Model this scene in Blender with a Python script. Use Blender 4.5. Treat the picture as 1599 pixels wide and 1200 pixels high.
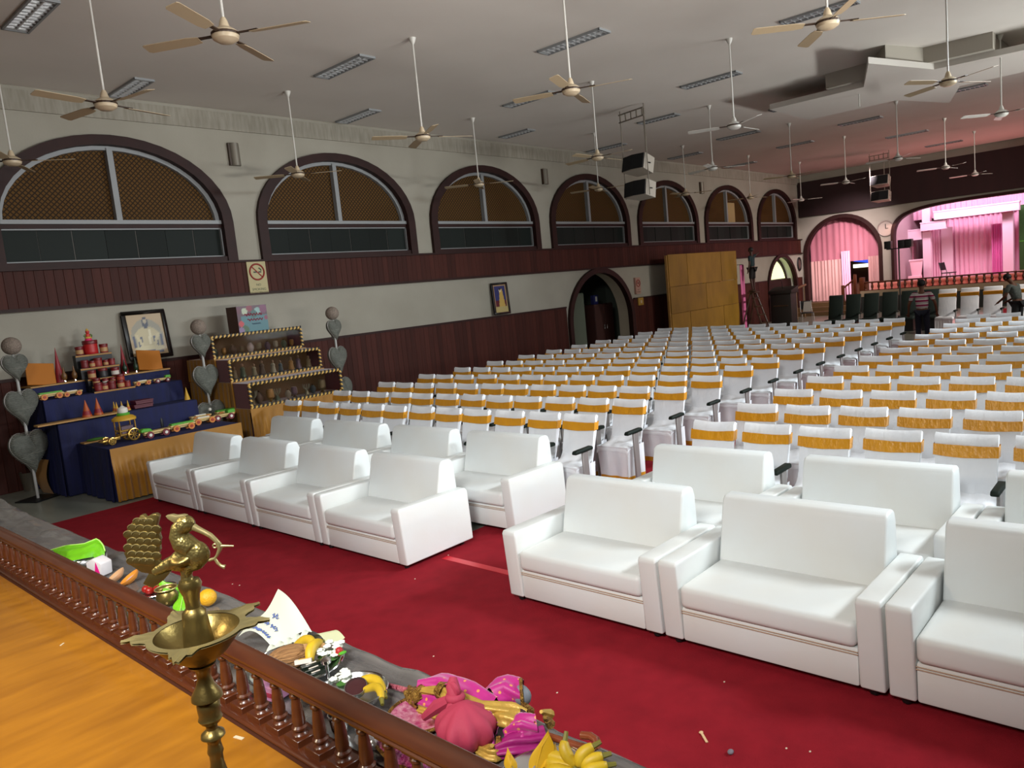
import bpy, bmesh, math, random
import numpy as np
from mathutils import Vector, Matrix
random.seed(7)
PI = math.pi
sc = bpy.context.scene
COL = sc.collection
for o in list(bpy.data.objects): bpy.data.objects.remove(o)

# ------------------------------------------------------------------ camera
YAW, PITCH, ROLL, FPX, EYE = 0.744962250, 0.121820401, -0.0965627089, 1183.4221, 2.5
fw = np.array([math.cos(YAW)*math.cos(PITCH), math.sin(YAW)*math.cos(PITCH), -math.sin(PITCH)])
rt = np.cross(fw, [0, 0, 1]); rt /= np.linalg.norm(rt)
up = np.cross(rt, fw)
cr, sr = math.cos(ROLL), math.sin(ROLL)
RT, UP = cr*rt+sr*up, -sr*rt+cr*up
cam = bpy.data.objects.new('camera', bpy.data.cameras.new('camera')); COL.objects.link(cam)
cam.matrix_world = Matrix(((RT[0], UP[0], -fw[0], 0), (RT[1], UP[1], -fw[1], 0), (RT[2], UP[2], -fw[2], EYE), (0, 0, 0, 1)))
cam.data.sensor_width = 36; cam.data.lens = FPX/1599*36
cam.data.clip_start = .05; cam.data.clip_end = 200
sc.camera = cam

# ------------------------------------------------------------------ light, world, exposure
sc.view_settings.view_transform = 'Standard'; sc.view_settings.look = 'None'
sc.view_settings.gamma = 1; sc.view_settings.use_curve_mapping = False
sc.view_settings.exposure = 0.0
w = bpy.data.worlds.new('world'); sc.world = w; w.use_nodes = True
w.node_tree.nodes['Background'].inputs[0].default_value = (1.0, .93, .84, 1)
w.node_tree.nodes['Background'].inputs[1].default_value = .1

def area(name, loc, target, sx, sy, power, color, spread=180):
    l = bpy.data.lights.new(name, 'AREA'); l.shape = 'RECTANGLE'; l.size = sx; l.size_y = sy
    l.energy = power; l.color = color; l.spread = math.radians(spread)
    o = bpy.data.objects.new(name, l); COL.objects.link(o); o.location = loc
    o.rotation_euler = (Vector(target)-Vector(loc)).to_track_quat('-Z', 'Y').to_euler()
    return o
# floodlights of the hall: right hand side, up under the ceiling, and a row washing the ceiling
area('flood_or_fill_light', (8.5, -3.6, 6.2), (5.0, 4.6, 0.0), 2.2, 1.0, 190, (.90, .97, 1.0), 95)
area('flood_or_fill_light', (17, -3.8, 6.2), (12.0, 4.0, 0.0), 3.0, 1.0, 480, (.88, .96, 1.0), 95)
area('flood_or_fill_light', (-1.6, .4, 4.95), (5.0, 6.2, .3), 1.4, .8, 135, (.98, .98, .97), 84)
area('ceiling_wash_light', (7, -4.3, 1.6), (7.0, 6.0, 6.6), 6.0, .4, 225, (1, .98, .93), 75)
area('ceiling_wash_light', (20, -4.3, 1.6), (18.0, 5.0, 6.6), 6.0, .4, 190, (.98, 1, .97), 75)
area('platform_light', (-1.6, 3.4, 4.2), (1.0, 3.0, 1.2), .6, .6, 28, (1, .82, .58), 100)
# pink stage wash at the far end of the hall
area('stage_wash_light', (38.2, 8.0, 5.5), (41.2, 8.2, 1.9), 5.0, .6, 300, (1, .80, .91))
area('stage_wash_light', (38.2, 3.0, 5.5), (41.2, 4.5, 1.9), 4.0, .6, 210, (1, .80, .91))
area('flood_or_fill_light', (25, -3.8, 6.0), (31.0, 10.5, 1.2), 2.5, 1.0, 330, (1, .92, .84), 75)  # added fill to brighten the far end, not a known lamp of the hall
area('arch_fill_light', (33.0, 10.2, 6.0), (37.6, 12.5, 2.2), .8, .4, 90, (1, .80, .82), 60)  # added fill that brightens the arch drapes, no such lamp known
area('stage_floor_light', (36.3, 6.0, 1.6), (32.0, 5.0, 6.6), 5.0, .3, 110, (1, .42, .40))
area('stage_floor_light', (36.9, 7.5, 3.9), (36.7, 7.5, 0.9), 6.0, .3, 90, (1, .6, .55))

# ------------------------------------------------------------------ helpers
def ray(px, py):
    return RT*((px-799.5)/FPX)-UP*((py-600)/FPX)+fw
def onz(px, py, z): d = ray(px, py); t = (z-EYE)/d[2]; return Vector((d[0]*t, d[1]*t, z))
def ony(px, py, y): d = ray(px, py); t = y/d[1]; return Vector((d[0]*t, y, EYE+d[2]*t))
def onx(px, py, x): d = ray(px, py); t = x/d[0]; return Vector((x, d[1]*t, EYE+d[2]*t))

def lin(h):
    h = h.lstrip('#'); v = [int(h[i:i+2], 16)/255 for i in (0, 2, 4)]
    return [c/12.92 if c <= .04045 else ((c+.055)/1.055)**2.4 for c in v]

class G:
    def __init__(s): s.v = []; s.f = []; s.m = []; s.mi = 0
    def add(s, vs, fs):
        b = len(s.v); s.v += [tuple(p) for p in vs]
        s.f += [tuple(b+i for i in f) for f in fs]; s.m += [s.mi]*len(fs); return s
    def box(s, x0, x1, y0, y1, z0, z1):
        return s.add([(x, y, z) for x in (x0, x1) for y in (y0, y1) for z in (z0, z1)],
                     [(0, 1, 3, 2), (4, 6, 7, 5), (0, 4, 5, 1), (2, 3, 7, 6), (0, 2, 6, 4), (1, 5, 7, 3)])
    def obox(s, c, ax, ay, az):
        c, ax, ay, az = map(Vector, (c, ax, ay, az))
        return s.add([c+ax*i+ay*j+az*k for i in (-1, 1) for j in (-1, 1) for k in (-1, 1)],
                     [(0, 1, 3, 2), (4, 6, 7, 5), (0, 4, 5, 1), (2, 3, 7, 6), (0, 2, 6, 4), (1, 5, 7, 3)])
    def lathe(s, prof, n=16, c=(0, 0, 0), cap=True):
        vs = []; fs = []; k = len(prof)
        for r, z in prof:
            for i in range(n):
                a = 2*PI*i/n; vs.append((c[0]+r*math.cos(a), c[1]+r*math.sin(a), c[2]+z))
        for j in range(k-1):
            for i in range(n):
                fs.append((j*n+i, j*n+(i+1) % n, (j+1)*n+(i+1) % n, (j+1)*n+i))
        if cap:
            if prof[0][0] > 1e-6: fs.append(tuple(reversed(range(n))))
            if prof[-1][0] > 1e-6: fs.append(tuple((k-1)*n+i for i in range(n)))
        return s.add(vs, fs)
    def tube(s, pts, r, n=8, cap=True, flat=1.0):
        pts = [Vector(p) for p in pts]; k = len(pts)
        rr = r if isinstance(r, (list, tuple)) else [r]*k
        vs = []; fs = []; prev = None
        for j, p in enumerate(pts):
            d = (pts[min(j+1, k-1)]-pts[max(j-1, 0)])
            d = d.normalized() if d.length > 1e-9 else Vector((0, 0, 1))
            if prev is None:
                u = d.cross(Vector((0, 0, 1)))
                if u.length < 1e-3: u = d.cross(Vector((1, 0, 0)))
            else: u = prev-d*prev.dot(d)
            u.normalize(); prev = u; q = d.cross(u)
            for i in range(n):
                a = 2*PI*i/n; vs.append(p+(u*math.cos(a)+q*math.sin(a)*flat)*rr[j])
        for j in range(k-1):
            for i in range(n):
                fs.append((j*n+i, j*n+(i+1) % n, (j+1)*n+(i+1) % n, (j+1)*n+i))
        if cap: fs.append(tuple(reversed(range(n)))); fs.append(tuple((k-1)*n+i for i in range(n)))
        return s.add(vs, fs)
    def grid(s, fn, nu, nv, wrapu=False):
        vs = [fn(i/nu, j/nv) for j in range(nv+1) for i in range(nu+(0 if wrapu else 1))]
        W = nu if wrapu else nu+1; fs = []
        for j in range(nv):
            for i in range(nu):
                a = j*W+i; b = j*W+(i+1) % W
                fs.append((a, b, b+W, a+W))
        return s.add(vs, fs)
    def prism(s, poly, fn, d0, d1):
        n = len(poly); vs = [fn(p[0], p[1], d0) for p in poly]+[fn(p[0], p[1], d1) for p in poly]
        fs = [tuple(range(n)), tuple(reversed(range(n, 2*n)))]
        fs += [(i, i+n, (i+1) % n+n, (i+1) % n) for i in range(n)]
        return s.add(vs, fs)
    def ell(s, c, rx, ry, rz, n=14, m=8, mat=None):
        def fn(u, v):
            a = 2*PI*u; b = PI*(v-.5)
            p = Vector((rx*math.cos(a)*math.cos(b), ry*math.sin(a)*math.cos(b), rz*math.sin(b)))
            if mat: p = mat @ p
            return Vector(c)+p
        return s.grid(fn, n, m, True)
    def torus(s, c, R, r, ax='z', n=24, m=8, sy=1.0):
        def fn(u, v):
            a = 2*PI*u; b = 2*PI*v; x = (R+r*math.cos(b))*math.cos(a); y = (R+r*math.cos(b))*math.sin(a)*sy; z = r*math.sin(b)
            return Vector(c)+Vector({'z': (x, y, z), 'y': (x, z, y), 'x': (z, x, y)}[ax])
        return s.grid(fn, n, m, True)

def mesh(g, mats, smooth=False, bevel=0, seg=2, ang=40):
    me = bpy.data.meshes.new('m'); me.from_pydata(g.v, [], g.f)
    if not isinstance(mats, (list, tuple)): mats = [mats]
    for m in mats: me.materials.append(m)
    if len(mats) > 1: me.polygons.foreach_set('material_index', g.m)
    bm = bmesh.new(); bm.from_mesh(me)
    bmesh.ops.remove_doubles(bm, verts=bm.verts, dist=1e-6)
    bmesh.ops.recalc_face_normals(bm, faces=bm.faces)
    if bevel:
        es = [e for e in bm.edges if len(e.link_faces) == 2 and e.calc_face_angle(0) > math.radians(30)]
        bmesh.ops.bevel(bm, geom=es, offset=bevel, segments=seg, affect='EDGES', profile=.5, clamp_overlap=True)
    bm.to_mesh(me); bm.free()
    if smooth or bevel:
        me.shade_smooth(); me.set_sharp_from_angle(angle=math.radians(ang))
    return me
def ob(name, data, parent=None, loc=None):
    o = bpy.data.objects.new(name, data); COL.objects.link(o)
    if data is not None: data.name = name
    if parent: o.parent = parent
    if loc is not None: o.location = loc
    return o
def part(name, g, mats, parent=None, smooth=False, bevel=0, seg=2, ang=40, label=None, stuff=False):
    o = ob(name, mesh(g, mats, smooth, bevel, seg, ang), parent)
    if label: o['label'] = label
    if stuff: o['kind'] = 'stuff'
    return o
def tag(o, label, cat, group=None):
    o['label'] = label; o['category'] = cat
    if group: o['group'] = group
    return o
def thing(name, label, cat, loc=(0, 0, 0), rz=0, group=None):
    o = bpy.data.objects.new(name, None); COL.objects.link(o); o.location = loc; o.rotation_euler = (0, 0, rz)
    o.empty_display_size = .05
    return tag(o, label, cat, group)
def struct(name, g, mats, parent=None, **k):
    o = part(name, g, mats, parent, **k)
    if not parent: o['kind'] = 'structure'
    return o
def dup(root, loc, rz=None, label=None, group=None):
    r = root.copy(); COL.objects.link(r); r.location = loc
    if rz is not None: r.rotation_euler = (0, 0, rz)
    if label: r['label'] = label
    if group: r['group'] = group
    for ch in list(root.children):
        c = ch.copy(); COL.objects.link(c); c.parent = r
        for g in list(ch.children):
            d = g.copy(); COL.objects.link(d); d.parent = c
    return r
ORD = ['first', 'second', 'third', 'fourth', 'fifth', 'sixth', 'seventh', 'eighth', 'ninth', 'tenth', 'eleventh', 'twelfth', 'thirteenth', 'fourteenth']

# ------------------------------------------------------------------ materials
MC = {}
def mat(name, col, rough=.6, metal=0, noise=None, bump=None, spec=.5, alpha=1, emit=None, rand=0, coat=0, trans=0, sheen=0):
    """noise=(scale, second colour, amount, stretch); bump=(scale, strength, stretch); rand = brightness spread between pieces"""
    if name in MC: return MC[name]
    m = bpy.data.materials.new(name); m.use_nodes = True; nt = m.node_tree; N = nt.nodes; L = nt.links
    b = N['Principled BSDF']; c = (*lin(col), 1) if isinstance(col, str) else (*col, 1)
    b.inputs['Base Color'].default_value = c; b.inputs['Roughness'].default_value = rough; b.inputs['Metallic'].default_value = metal
    b.inputs['Specular IOR Level'].default_value = spec; b.inputs['Alpha'].default_value = alpha
    b.inputs['Coat Weight'].default_value = coat; b.inputs['Transmission Weight'].default_value = trans
    b.inputs['Sheen Weight'].default_value = sheen
    tc = N.new('ShaderNodeTexCoord'); out = None
    def noi(scale, stretch, detail=4):
        mp = N.new('ShaderNodeMapping'); mp.inputs['Scale'].default_value = stretch
        L.new(tc.outputs['Object'], mp.inputs[0])
        n = N.new('ShaderNodeTexNoise'); n.inputs['Scale'].default_value = scale; n.inputs['Detail'].default_value = detail
        L.new(mp.outputs[0], n.inputs['Vector']); return n
    if noise:
        sc_, c2, amt, st = noise; n = noi(sc_, st, 6)
        r = N.new('ShaderNodeValToRGB'); r.color_ramp.elements[0].position = .35; r.color_ramp.elements[1].position = .68
        r.color_ramp.elements[0].color = c; c2 = lin(c2)
        r.color_ramp.elements[1].color = (*[c[i]*(1-amt)+c2[i]*amt for i in range(3)], 1)
        L.new(n.outputs['Fac'], r.inputs[0]); out = r.outputs[0]
    if rand:
        oi = N.new('ShaderNodeObjectInfo'); ge = N.new('ShaderNodeNewGeometry')
        a = N.new('ShaderNodeMath'); a.operation = 'ADD'; L.new(oi.outputs['Random'], a.inputs[0]); L.new(ge.outputs['Random Per Island'], a.inputs[1])
        fr = N.new('ShaderNodeMath'); fr.operation = 'FRACT'; L.new(a.outputs[0], fr.inputs[0])
        mr = N.new('ShaderNodeMapRange'); mr.inputs[3].default_value = 1-rand; mr.inputs[4].default_value = 1+rand
        L.new(fr.outputs[0], mr.inputs[0])
        mx = N.new('ShaderNodeVectorMath'); mx.operation = 'SCALE'; L.new(mr.outputs[0], mx.inputs['Scale'])
        if out: L.new(out, mx.inputs[0])
        else: mx.inputs[0].default_value = c[:3]
        out = mx.outputs[0]
    if out: L.new(out, b.inputs['Base Color'])
    if bump:
        n = noi(bump[0], bump[2]); bp = N.new('ShaderNodeBump'); bp.inputs['Strength'].default_value = bump[1]; bp.inputs['Distance'].default_value = .02
        L.new(n.outputs['Fac'], bp.inputs['Height']); L.new(bp.outputs[0], b.inputs['Normal'])
    if emit:
        b.inputs['Emission Color'].default_value = (*lin(emit[0]), 1); b.inputs['Emission Strength'].default_value = emit[1]
    MC[name] = m; return m
U1 = (1, 1, 1)
M_wall = mat('white_plaster', '#a39f93', .9, noise=(.7, '#8f8a7d', .6, U1), bump=(30, .08, U1))
M_ceil = mat('ceiling_paint', '#dcd6cf', .9, noise=(.5, '#cdc6be', .5, U1))
M_plank = mat('dark_wood_plank', '#46211a', .6, spec=.2, noise=(3, '#331812', .6, (9, 9, .5)), rand=.24, bump=(8, .08, (9, 9, .5)))
M_frame = mat('dark_wood_frame', '#2f1613', .55, spec=.25, noise=(4, '#22100e', .6, U1))
M_metal = mat('grey_painted_metal', '#8d9092', .5)
M_carpet = mat('red_carpet', '#931a27', .95, noise=(6, '#7c1420', .55, U1), bump=(260, .5, U1), spec=.15)
M_floor = mat('grey_marble', '#9a9c90', .3, noise=(1.6, '#646a60', .8, (1, .35, 1)))
M_stagew = mat('honey_plywood', '#aa7019', .38, noise=(2.2, '#8f5a12', .9, (.9, 4.5, 1)), bump=(5, .04, (1, 5, 1)), coat=.15)
M_rail = mat('mahogany', '#542810', .34, noise=(5, '#401a0a', .7, (6, .8, 6)), coat=.35)
M_leather = mat('white_leatherette', '#dde3e4', .45, noise=(1.5, '#dad9d2', .6, U1), bump=(14, .05, U1))
M_stitch = mat('beige_stitch', '#b59a84', .7)
M_cloth = mat('white_chair_cloth', '#e8ebef', .85, noise=(5, '#dde2e9', .6, U1), bump=(8, .22, (1, 2.4, .8)))
M_gold = mat('gold_satin', '#d6940a', .34, noise=(5, '#c48408', .6, U1), bump=(16, .45, (1, 1.6, 1)), sheen=.2)
M_darkarm = mat('dark_green_plastic', '#0e1a14', .6, spec=.2)
M_alu = mat('dull_aluminium', '#8f8a88', .45, .35)
M_black = mat('black_plastic', '#0d0e10', .5)
M_fanw = mat('fan_cream_enamel', '#cbb99c', .4, noise=(8, '#b5a283', .5, U1))
M_fanb = mat('fan_blade_beige', '#ad9a7c', .5)
M_fanwhite = mat('fan_white_enamel', '#cfcdc6', .4)
M_brown = mat('dark_bracket', '#3b2716', .5)
M_chrome = mat('steel_mirror', '#d5d7d8', .12, 1)
M_steel = mat('stainless_steel', '#cdd0d0', .2, 1, bump=(6, .04, U1))
M_brass = mat('old_brass', '#8c7a46', .36, .85, noise=(9, '#64522a', .75, U1), bump=(40, .1, U1))
M_blue = mat('navy_cloth', '#0a1348', .8, noise=(3, '#080e32', .7, (4, 4, .6)), bump=(5, .25, (4, 4, .5)))
M_goldcloth = mat('mustard_cloth', '#a26f17', .5, noise=(2, '#8d5f10', .6, U1), sheen=.2)
M_redvel = mat('maroon_velvet', '#5d0c18', .85, sheen=.3)
M_wire = mat('grey_wire_mesh', '#7c7f77', .6, .2, noise=(60, '#5b5e57', .9, (.4, .4, 2.5)), bump=(70, .9, (.3, .3, 3)))
M_wood = mat('pale_wood', '#b08548', .6, noise=(10, '#8f6630', .5, U1))
M_ply = mat('gold_brown_plywood', '#94701f', .6, noise=(2.5, '#785a17', .7, (1, 1, .4)), rand=.12)
M_pink = mat('pink_satin_drape', '#f2bfd8', .6, noise=(1.2, '#ecb2d0', .5, U1))
M_pinkw = mat('pale_pink_panel', '#e6c3d6', .6)
M_net = mat('dull_pink_net', '#c87d8e', .8, noise=(1.0, '#a5606e', .7, (1, 1, .4)))
M_net2 = mat('beige_pink_drape', '#d8a8a4', .8, noise=(1.5, '#bf8e8c', .6, (1, 4, .3)))
def em(name, col, s):
    return mat(name, col, .6, emit=(col, s))

def lattice_mat():
    m = bpy.data.materials.new('amber_lattice'); m.use_nodes = True; nt = m.node_tree; N = nt.nodes; L = nt.links
    b = N['Principled BSDF']; b.inputs['Roughness'].default_value = .7
    b.inputs['Specular IOR Level'].default_value = .2
    tc = N.new('ShaderNodeTexCoord'); sp = N.new('ShaderNodeSeparateXYZ'); L.new(tc.outputs['Object'], sp.inputs[0])
    def mth(op, a, bb=None):
        n = N.new('ShaderNodeMath'); n.operation = op
        for i, q in enumerate((a, bb)):
            if q is None: continue
            if isinstance(q, (int, float)): n.inputs[i].default_value = q
            else: L.new(q, n.inputs[i])
        return n.outputs[0]
    def stripes(v): return mth('GREATER_THAN', mth('PINGPONG', mth('MULTIPLY', v, 11.0), .5), .16)
    k = mth('MULTIPLY', stripes(mth('ADD', sp.outputs[0], sp.outputs[2])), stripes(mth('SUBTRACT', sp.outputs[0], sp.outputs[2])))
    mx = N.new('ShaderNodeMix'); mx.data_type = 'RGBA'; L.new(k, mx.inputs[0])
    mx.inputs[6].default_value = (*lin('#2a1d0b'), 1); mx.inputs[7].default_value = (*lin('#5f4118'), 1)
    L.new(mx.outputs[2], b.inputs['Base Color']); return m
M_lat = lattice_mat()
M_pane = mat('dark_green_glass', '#222725', .5, spec=.08, rand=.2)

# ------------------------------------------------------------------ room shell
WY, FX, CZ = 14.5, 37.3, 6.62
SZ = 1.15                      # platform under the camera
struct('floor', G().box(-4, 46, -5, 17, -.2, 0), M_floor)
struct('ceiling', G().box(-4, FX+.3, -5, WY+.3, CZ, CZ+.2), M_ceil)

struct('wall_right', G().box(-4, FX, -5.2, -5, 0, CZ), M_wall)
struct('wall_back', G().box(-4.2, -4, -5, WY, 0, CZ), M_wall)

def arch_pts(c, h, zs, r, n=22):
    return [(c-h*math.cos(PI*i/n), zs+r*math.sin(PI*i/n)) for i in range(n+1)]
def arch_wall(s0, s1, z0, z1, ops, fn):
    """wall sheet from s0 to s1 with arched openings (centre, half, spring z, rise, foot z)"""
    g = G(); cur = s0
    def quad(a, b, c, d): g.add([fn(*a), fn(*b), fn(*c), fn(*d)], [(0, 1, 2, 3)])
    for c, h, zs, r, zb in sorted(ops):
        quad((cur, z0), (c-h, z0), (c-h, z1), (cur, z1))
        if zb > z0: quad((c-h, z0), (c+h, z0), (c+h, zb), (c-h, zb))
        pt = arch_pts(c, h, zs, r)
        for a, b in zip(pt, pt[1:]): quad(a, b, (b[0], z1), (a[0], z1))
        cur = c+h
    quad((cur, z0), (s1, z0), (s1, z1), (cur, z1))
    return g
def arch_ring(c, ho, hi, zs, ro, ri, zb, fn, d0, d1, n=22):
    po = [(c-ho, zb)]+arch_pts(c, ho, zs, ro, n)+[(c+ho, zb)]
    pi = [(c-hi, zb)]+arch_pts(c, hi, zs, ri, n)+[(c+hi, zb)]
    g = G()
    for i in range(len(po)-1):
        a, b, cc, d = po[i], po[i+1], pi[i+1], pi[i]
        vs = [fn(*p, d0) for p in (a, b, cc, d)]+[fn(*p, d1) for p in (a, b, cc, d)]
        g.add(vs, [(0, 1, 2, 3), (7, 6, 5, 4), (0, 4, 5, 1), (2, 6, 7, 3)])
    return g
def reveal(c, h, zs, r, zb, fn, d0, d1, n=22):
    p = [(c-h, zb)]+arch_pts(c, h, zs, r, n)+[(c+h, zb)]
    g = G()
    for a, b in zip(p, p[1:]): g.add([fn(*a, d0), fn(*b, d0), fn(*b, d1), fn(*a, d1)], [(0, 1, 2, 3)])
    return g
LW = lambda s, z, d=0: (s, WY+d, z)         # left wall; d goes outwards, through the wall
FWl = lambda s, z, d=0: (FX+d, s, z)        # far wall
WINX = [5.75+4.81*k for k in range(7)]
gw = arch_wall(-4, FX, 0, 3.3, [(20.35, 1.72, 1.25, 1.62, 0), (34.87, 1.62, 1.3, 1.62, 0)], LW)
gu = arch_wall(-4, FX, 3.3, CZ, [(c, 2.0, 4.4, 1.42, 3.72) for c in WINX], LW)
gw.add(gu.v, gu.f)
wl = struct('wall_left', gw, M_wall)
# plank cladding: each plank of the near stretch is its own piece
def planks(z0, z1, x0, x1, skip=()):
    pw = .15; n = int((x1-x0)/pw); me = None; rest = G(); d = .05
    for i in range(n):
        xa = x0+i*pw
        if any(a < xa+pw/2 < b for a, b in skip): continue
        if xa < 12.0:
            if me is None: me = mesh(G().box(.001, pw-.001, -d, -.012, z0, z1), M_plank, bevel=.004, seg=1)
            ob('plank', me, wl, (xa, WY, 0))
        else:
            rest.box(xa+.002, xa+pw-.002, WY-d, WY-.012, z0, z1)
    part('plank_cladding', rest, M_plank, wl, stuff=True)
    bk = G(); cur = x0
    for a, b in list(skip)+[(x1, x1)]: bk.box(cur, a, WY-.011, WY-.001, z0, z1); cur = b
    part('cladding_back', bk, M_frame, wl)
planks(2.98, 3.60, 2.4, FX)
planks(0.0, 1.82, 2.4, FX, [(18.45, 22.25), (33.1, 36.65)])
g = G(); g.box(-4, FX, WY-.10, WY, 3.60, 3.64); g.box(-4, FX, WY-.08, WY, 2.93, 2.985)
struct('trim_1', g, M_frame)
g = G(); g.box(-4, 18.45, WY-.07, WY, 1.81, 1.86); g.box(22.25, 33.1, WY-.07, WY, 1.81, 1.86); struct('trim_2', g, M_frame)
M_corn = mat('stained_plaster', '#9c978b', .9, noise=(3, '#847f72', .8, (6, 1, .8)))
struct('trim_3', G().box(-4, FX, WY-.035, WY, 6.22, 6.56), M_corn)

for k, cx in enumerate(WINX):
    o = bpy.data.objects.new('window_%d' % (k+1), None); COL.objects.link(o); o.location = (cx, WY, 0); o['kind'] = 'structure'
    LF = lambda s, z, d=0: (s, d, z)
    part('arch_frame', arch_ring(0, 2.13, 1.92, 4.4, 1.53, 1.36, 3.62, LF, -.09, .2), M_frame, o)
    part('metal_frame', arch_ring(0, 1.93, 1.84, 4.4, 1.37, 1.29, 4.43, LF, .06, .2), M_metal, o)
    part('transom', G().box(-1.92, 1.92, .02, .2, 4.30, 4.37), M_frame, o)
    part('transom_bar', G().box(-1.92, 1.92, .0, .2, 4.375, 4.445), M_metal, o)
    part('mullion', G().box(-.05, .05, .03, .2, 4.44, 5.72), M_metal, o)
    part('sill', G().box(-1.95, 1.95, -.06, .2, 3.62, 3.73), M_frame, o)
    g = G()
    for z in (3.735, 4.275): g.box(-1.92, 1.92, .04, .2, z, z+.022)
    for x in (-1.92, 1.895): g.box(x, x+.022, .04, .2, 3.735, 4.3)
    part('pane_frame', g, M_metal, o)
    for sgn in (-1, 1):
        pts = [(0, 4.44)]+[(sgn*1.86*math.sin(PI/2*i/10), 4.44+1.28*math.cos(PI/2*i/10)) for i in range(11)]
        part('lattice_panel', G().prism(pts, LF, .15, .18), M_lat, o)
    for i in range(7):
        xa = -1.9+i*3.8/7; part('pane', G().box(xa+.006, xa+3.8/7-.006, .1+.012*(i % 2), .12+.012*(i % 2), 3.75, 4.28), M_pane, o)
# reflection of a curtain in window six, put in as a pale pleated sheet
part('curtain', G().grid(lambda u, v: (WINX[5]+.15+.75*u, WY+.13+.012*math.sin(u*40), 4.46+v*.8), 24, 4), mat('curtain_reflection', '#a88f63', .8), None, smooth=True)
bpy.data.objects['curtain']['kind'] = 'structure'; bpy.data.objects['curtain'].parent = bpy.data.objects['window_6']
bpy.data.objects['curtain'].location = (-WINX[5], -WY, 0)

# arched door with the store room behind it
d = bpy.data.objects.new('door_1', None); COL.objects.link(d); d['kind'] = 'structure'
part('arch_frame', arch_ring(20.35, 1.83, 1.66, 1.25, 1.72, 1.55, 0, LW, -.1, .08), M_frame, d)
part('reveal', reveal(20.35, 1.7, 1.25, 1.6, 0, LW, .08, .5), mat('cream_reveal', '#b9ae9a', .8), d)
M_green = mat('grey_green_paint', '#5c6459', .75)
g = G(); g.box(18.0, 24.5, 17.2, 17.3, 0, 3.3); g.box(17.9, 18.0, 15.0, 17.3, 0, 3.3); g.box(24.5, 24.6, 15.0, 17.3, 0, 3.3); g.box(17.9, 24.6, 15.0, 17.3, 3.2, 3.3)
struct('wall_storeroom', g, M_green)
# lit arched side window at the far left corner
d = bpy.data.objects.new('window_8', None); COL.objects.link(d); d['kind'] = 'structure'
part('arch_frame', arch_ring(34.87, 1.72, 1.56, 1.3, 1.70, 1.54, 0, LW, -.1, .08), M_frame, d)
part('reveal', reveal(34.87, 1.6, 1.3, 1.58, 1.8, LW, .08, .40), mat('pale_reveal', '#dfe6d2', .8), d)
part('inner_frame', arch_ring(34.87, 1.6, 1.5, 1.3, 1.58, 1.46, 1.8, LW, .36, .44), M_frame, d)
part('lit_pane', G().prism([(33.37, 1.85)]+[p for p in arch_pts(34.87, 1.5, 1.3, 1.48) if p[1] > 1.85]+[(36.37, 1.85)], LW, .42, .44), em('bright_daylight_pane', '#f4ffc4', 1.0), d)
part('lower_panel', G().box(33.3, 36.45, WY+.2, WY+.4, 0, 1.83), M_frame, d)

# far wall with its two arches
gf = arch_wall(-5, WY, 0, CZ, [(12.57, 1.62, 2.75, 1.66, .55), (5.0, 5.2, 2.9, 1.45, .95)], FWl)
# the stage opening is a flat-topped arch: fill the crown with a squarer curve by using a wide rise
def super_pts(c, h, zs, r, n=40, e=.42):
    out = []
    for i in range(n+1):
        a = PI*i/n; cx, sx = math.cos(a), math.sin(a)
        out.append((c-h*math.copysign(abs(cx)**e, cx), zs+r*abs(sx)**e))
    return out
_ap = arch_pts
gf = G()
def quadf(a, b, c, d): gf.add([FWl(*a), FWl(*b), FWl(*c), FWl(*d)], [(0, 1, 2, 3)])
SA = super_pts(5.0, 5.3, 2.7, 1.75)
quadf((-5, 0), (-.3, 0), (-.3, CZ), (-5, CZ)); quadf((-.3, 0), (10.3, 0), (10.3, .95), (-.3, .95))
for a, b in zip(SA, SA[1:]): quadf(a, b, (b[0], CZ), (a[0], CZ))
quadf((-.3, .95), (-.3, .95), (-.3, 2.7), (-.3, 2.7))
quadf((10.3, 0), (10.9, 0), (10.9, CZ), (10.3, CZ))
for a, b in zip(arch_pts(12.57, 1.66, 2.8, 1.66), arch_pts(12.57, 1.66, 2.8, 1.66)[1:]): quadf(a, b, (b[0], CZ), (a[0], CZ))
quadf((10.91, 0), (14.23, 0), (14.23, .5), (10.91, .5)); quadf((14.23, 0), (WY, 0), (WY, CZ), (14.23, CZ))
quadf((10.9, .5), (10.91, .5), (10.91, CZ), (10.9, CZ))
wf = struct('wall_far', gf, M_wall)
part('arch_frame', arch_ring(12.57, 1.78, 1.62, 2.8, 1.78, 1.62, .5, FWl, -.08, .25), M_frame, wf)
g = G(); n = len(SA)
SO = super_pts(5.0, 5.42, 2.7, 1.87)
for i in range(n-1):
    for dd in (-.08,):
        g.add([FWl(*SA[i], -.08), FWl(*SA[i+1], -.08), FWl(*SO[i+1], -.08), FWl(*SO[i], -.08), FWl(*SA[i], .35), FWl(*SA[i+1], .35)], [(0, 1, 2, 3), (0, 4, 5, 1)])
g.box(FX-.08, FX+.35, 10.3, 10.42, .95, 2.72)
part('stage_arch_frame', g, M_frame, wf)
M_fascia = mat('dark_fascia', '#2a1517', .6, noise=(1, '#1e0f11', .6, (1, 3, .4)))
struct('trim_4', G().box(FX-.14, FX, -5, 14.45, 4.66, 6.30), M_fascia)

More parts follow.
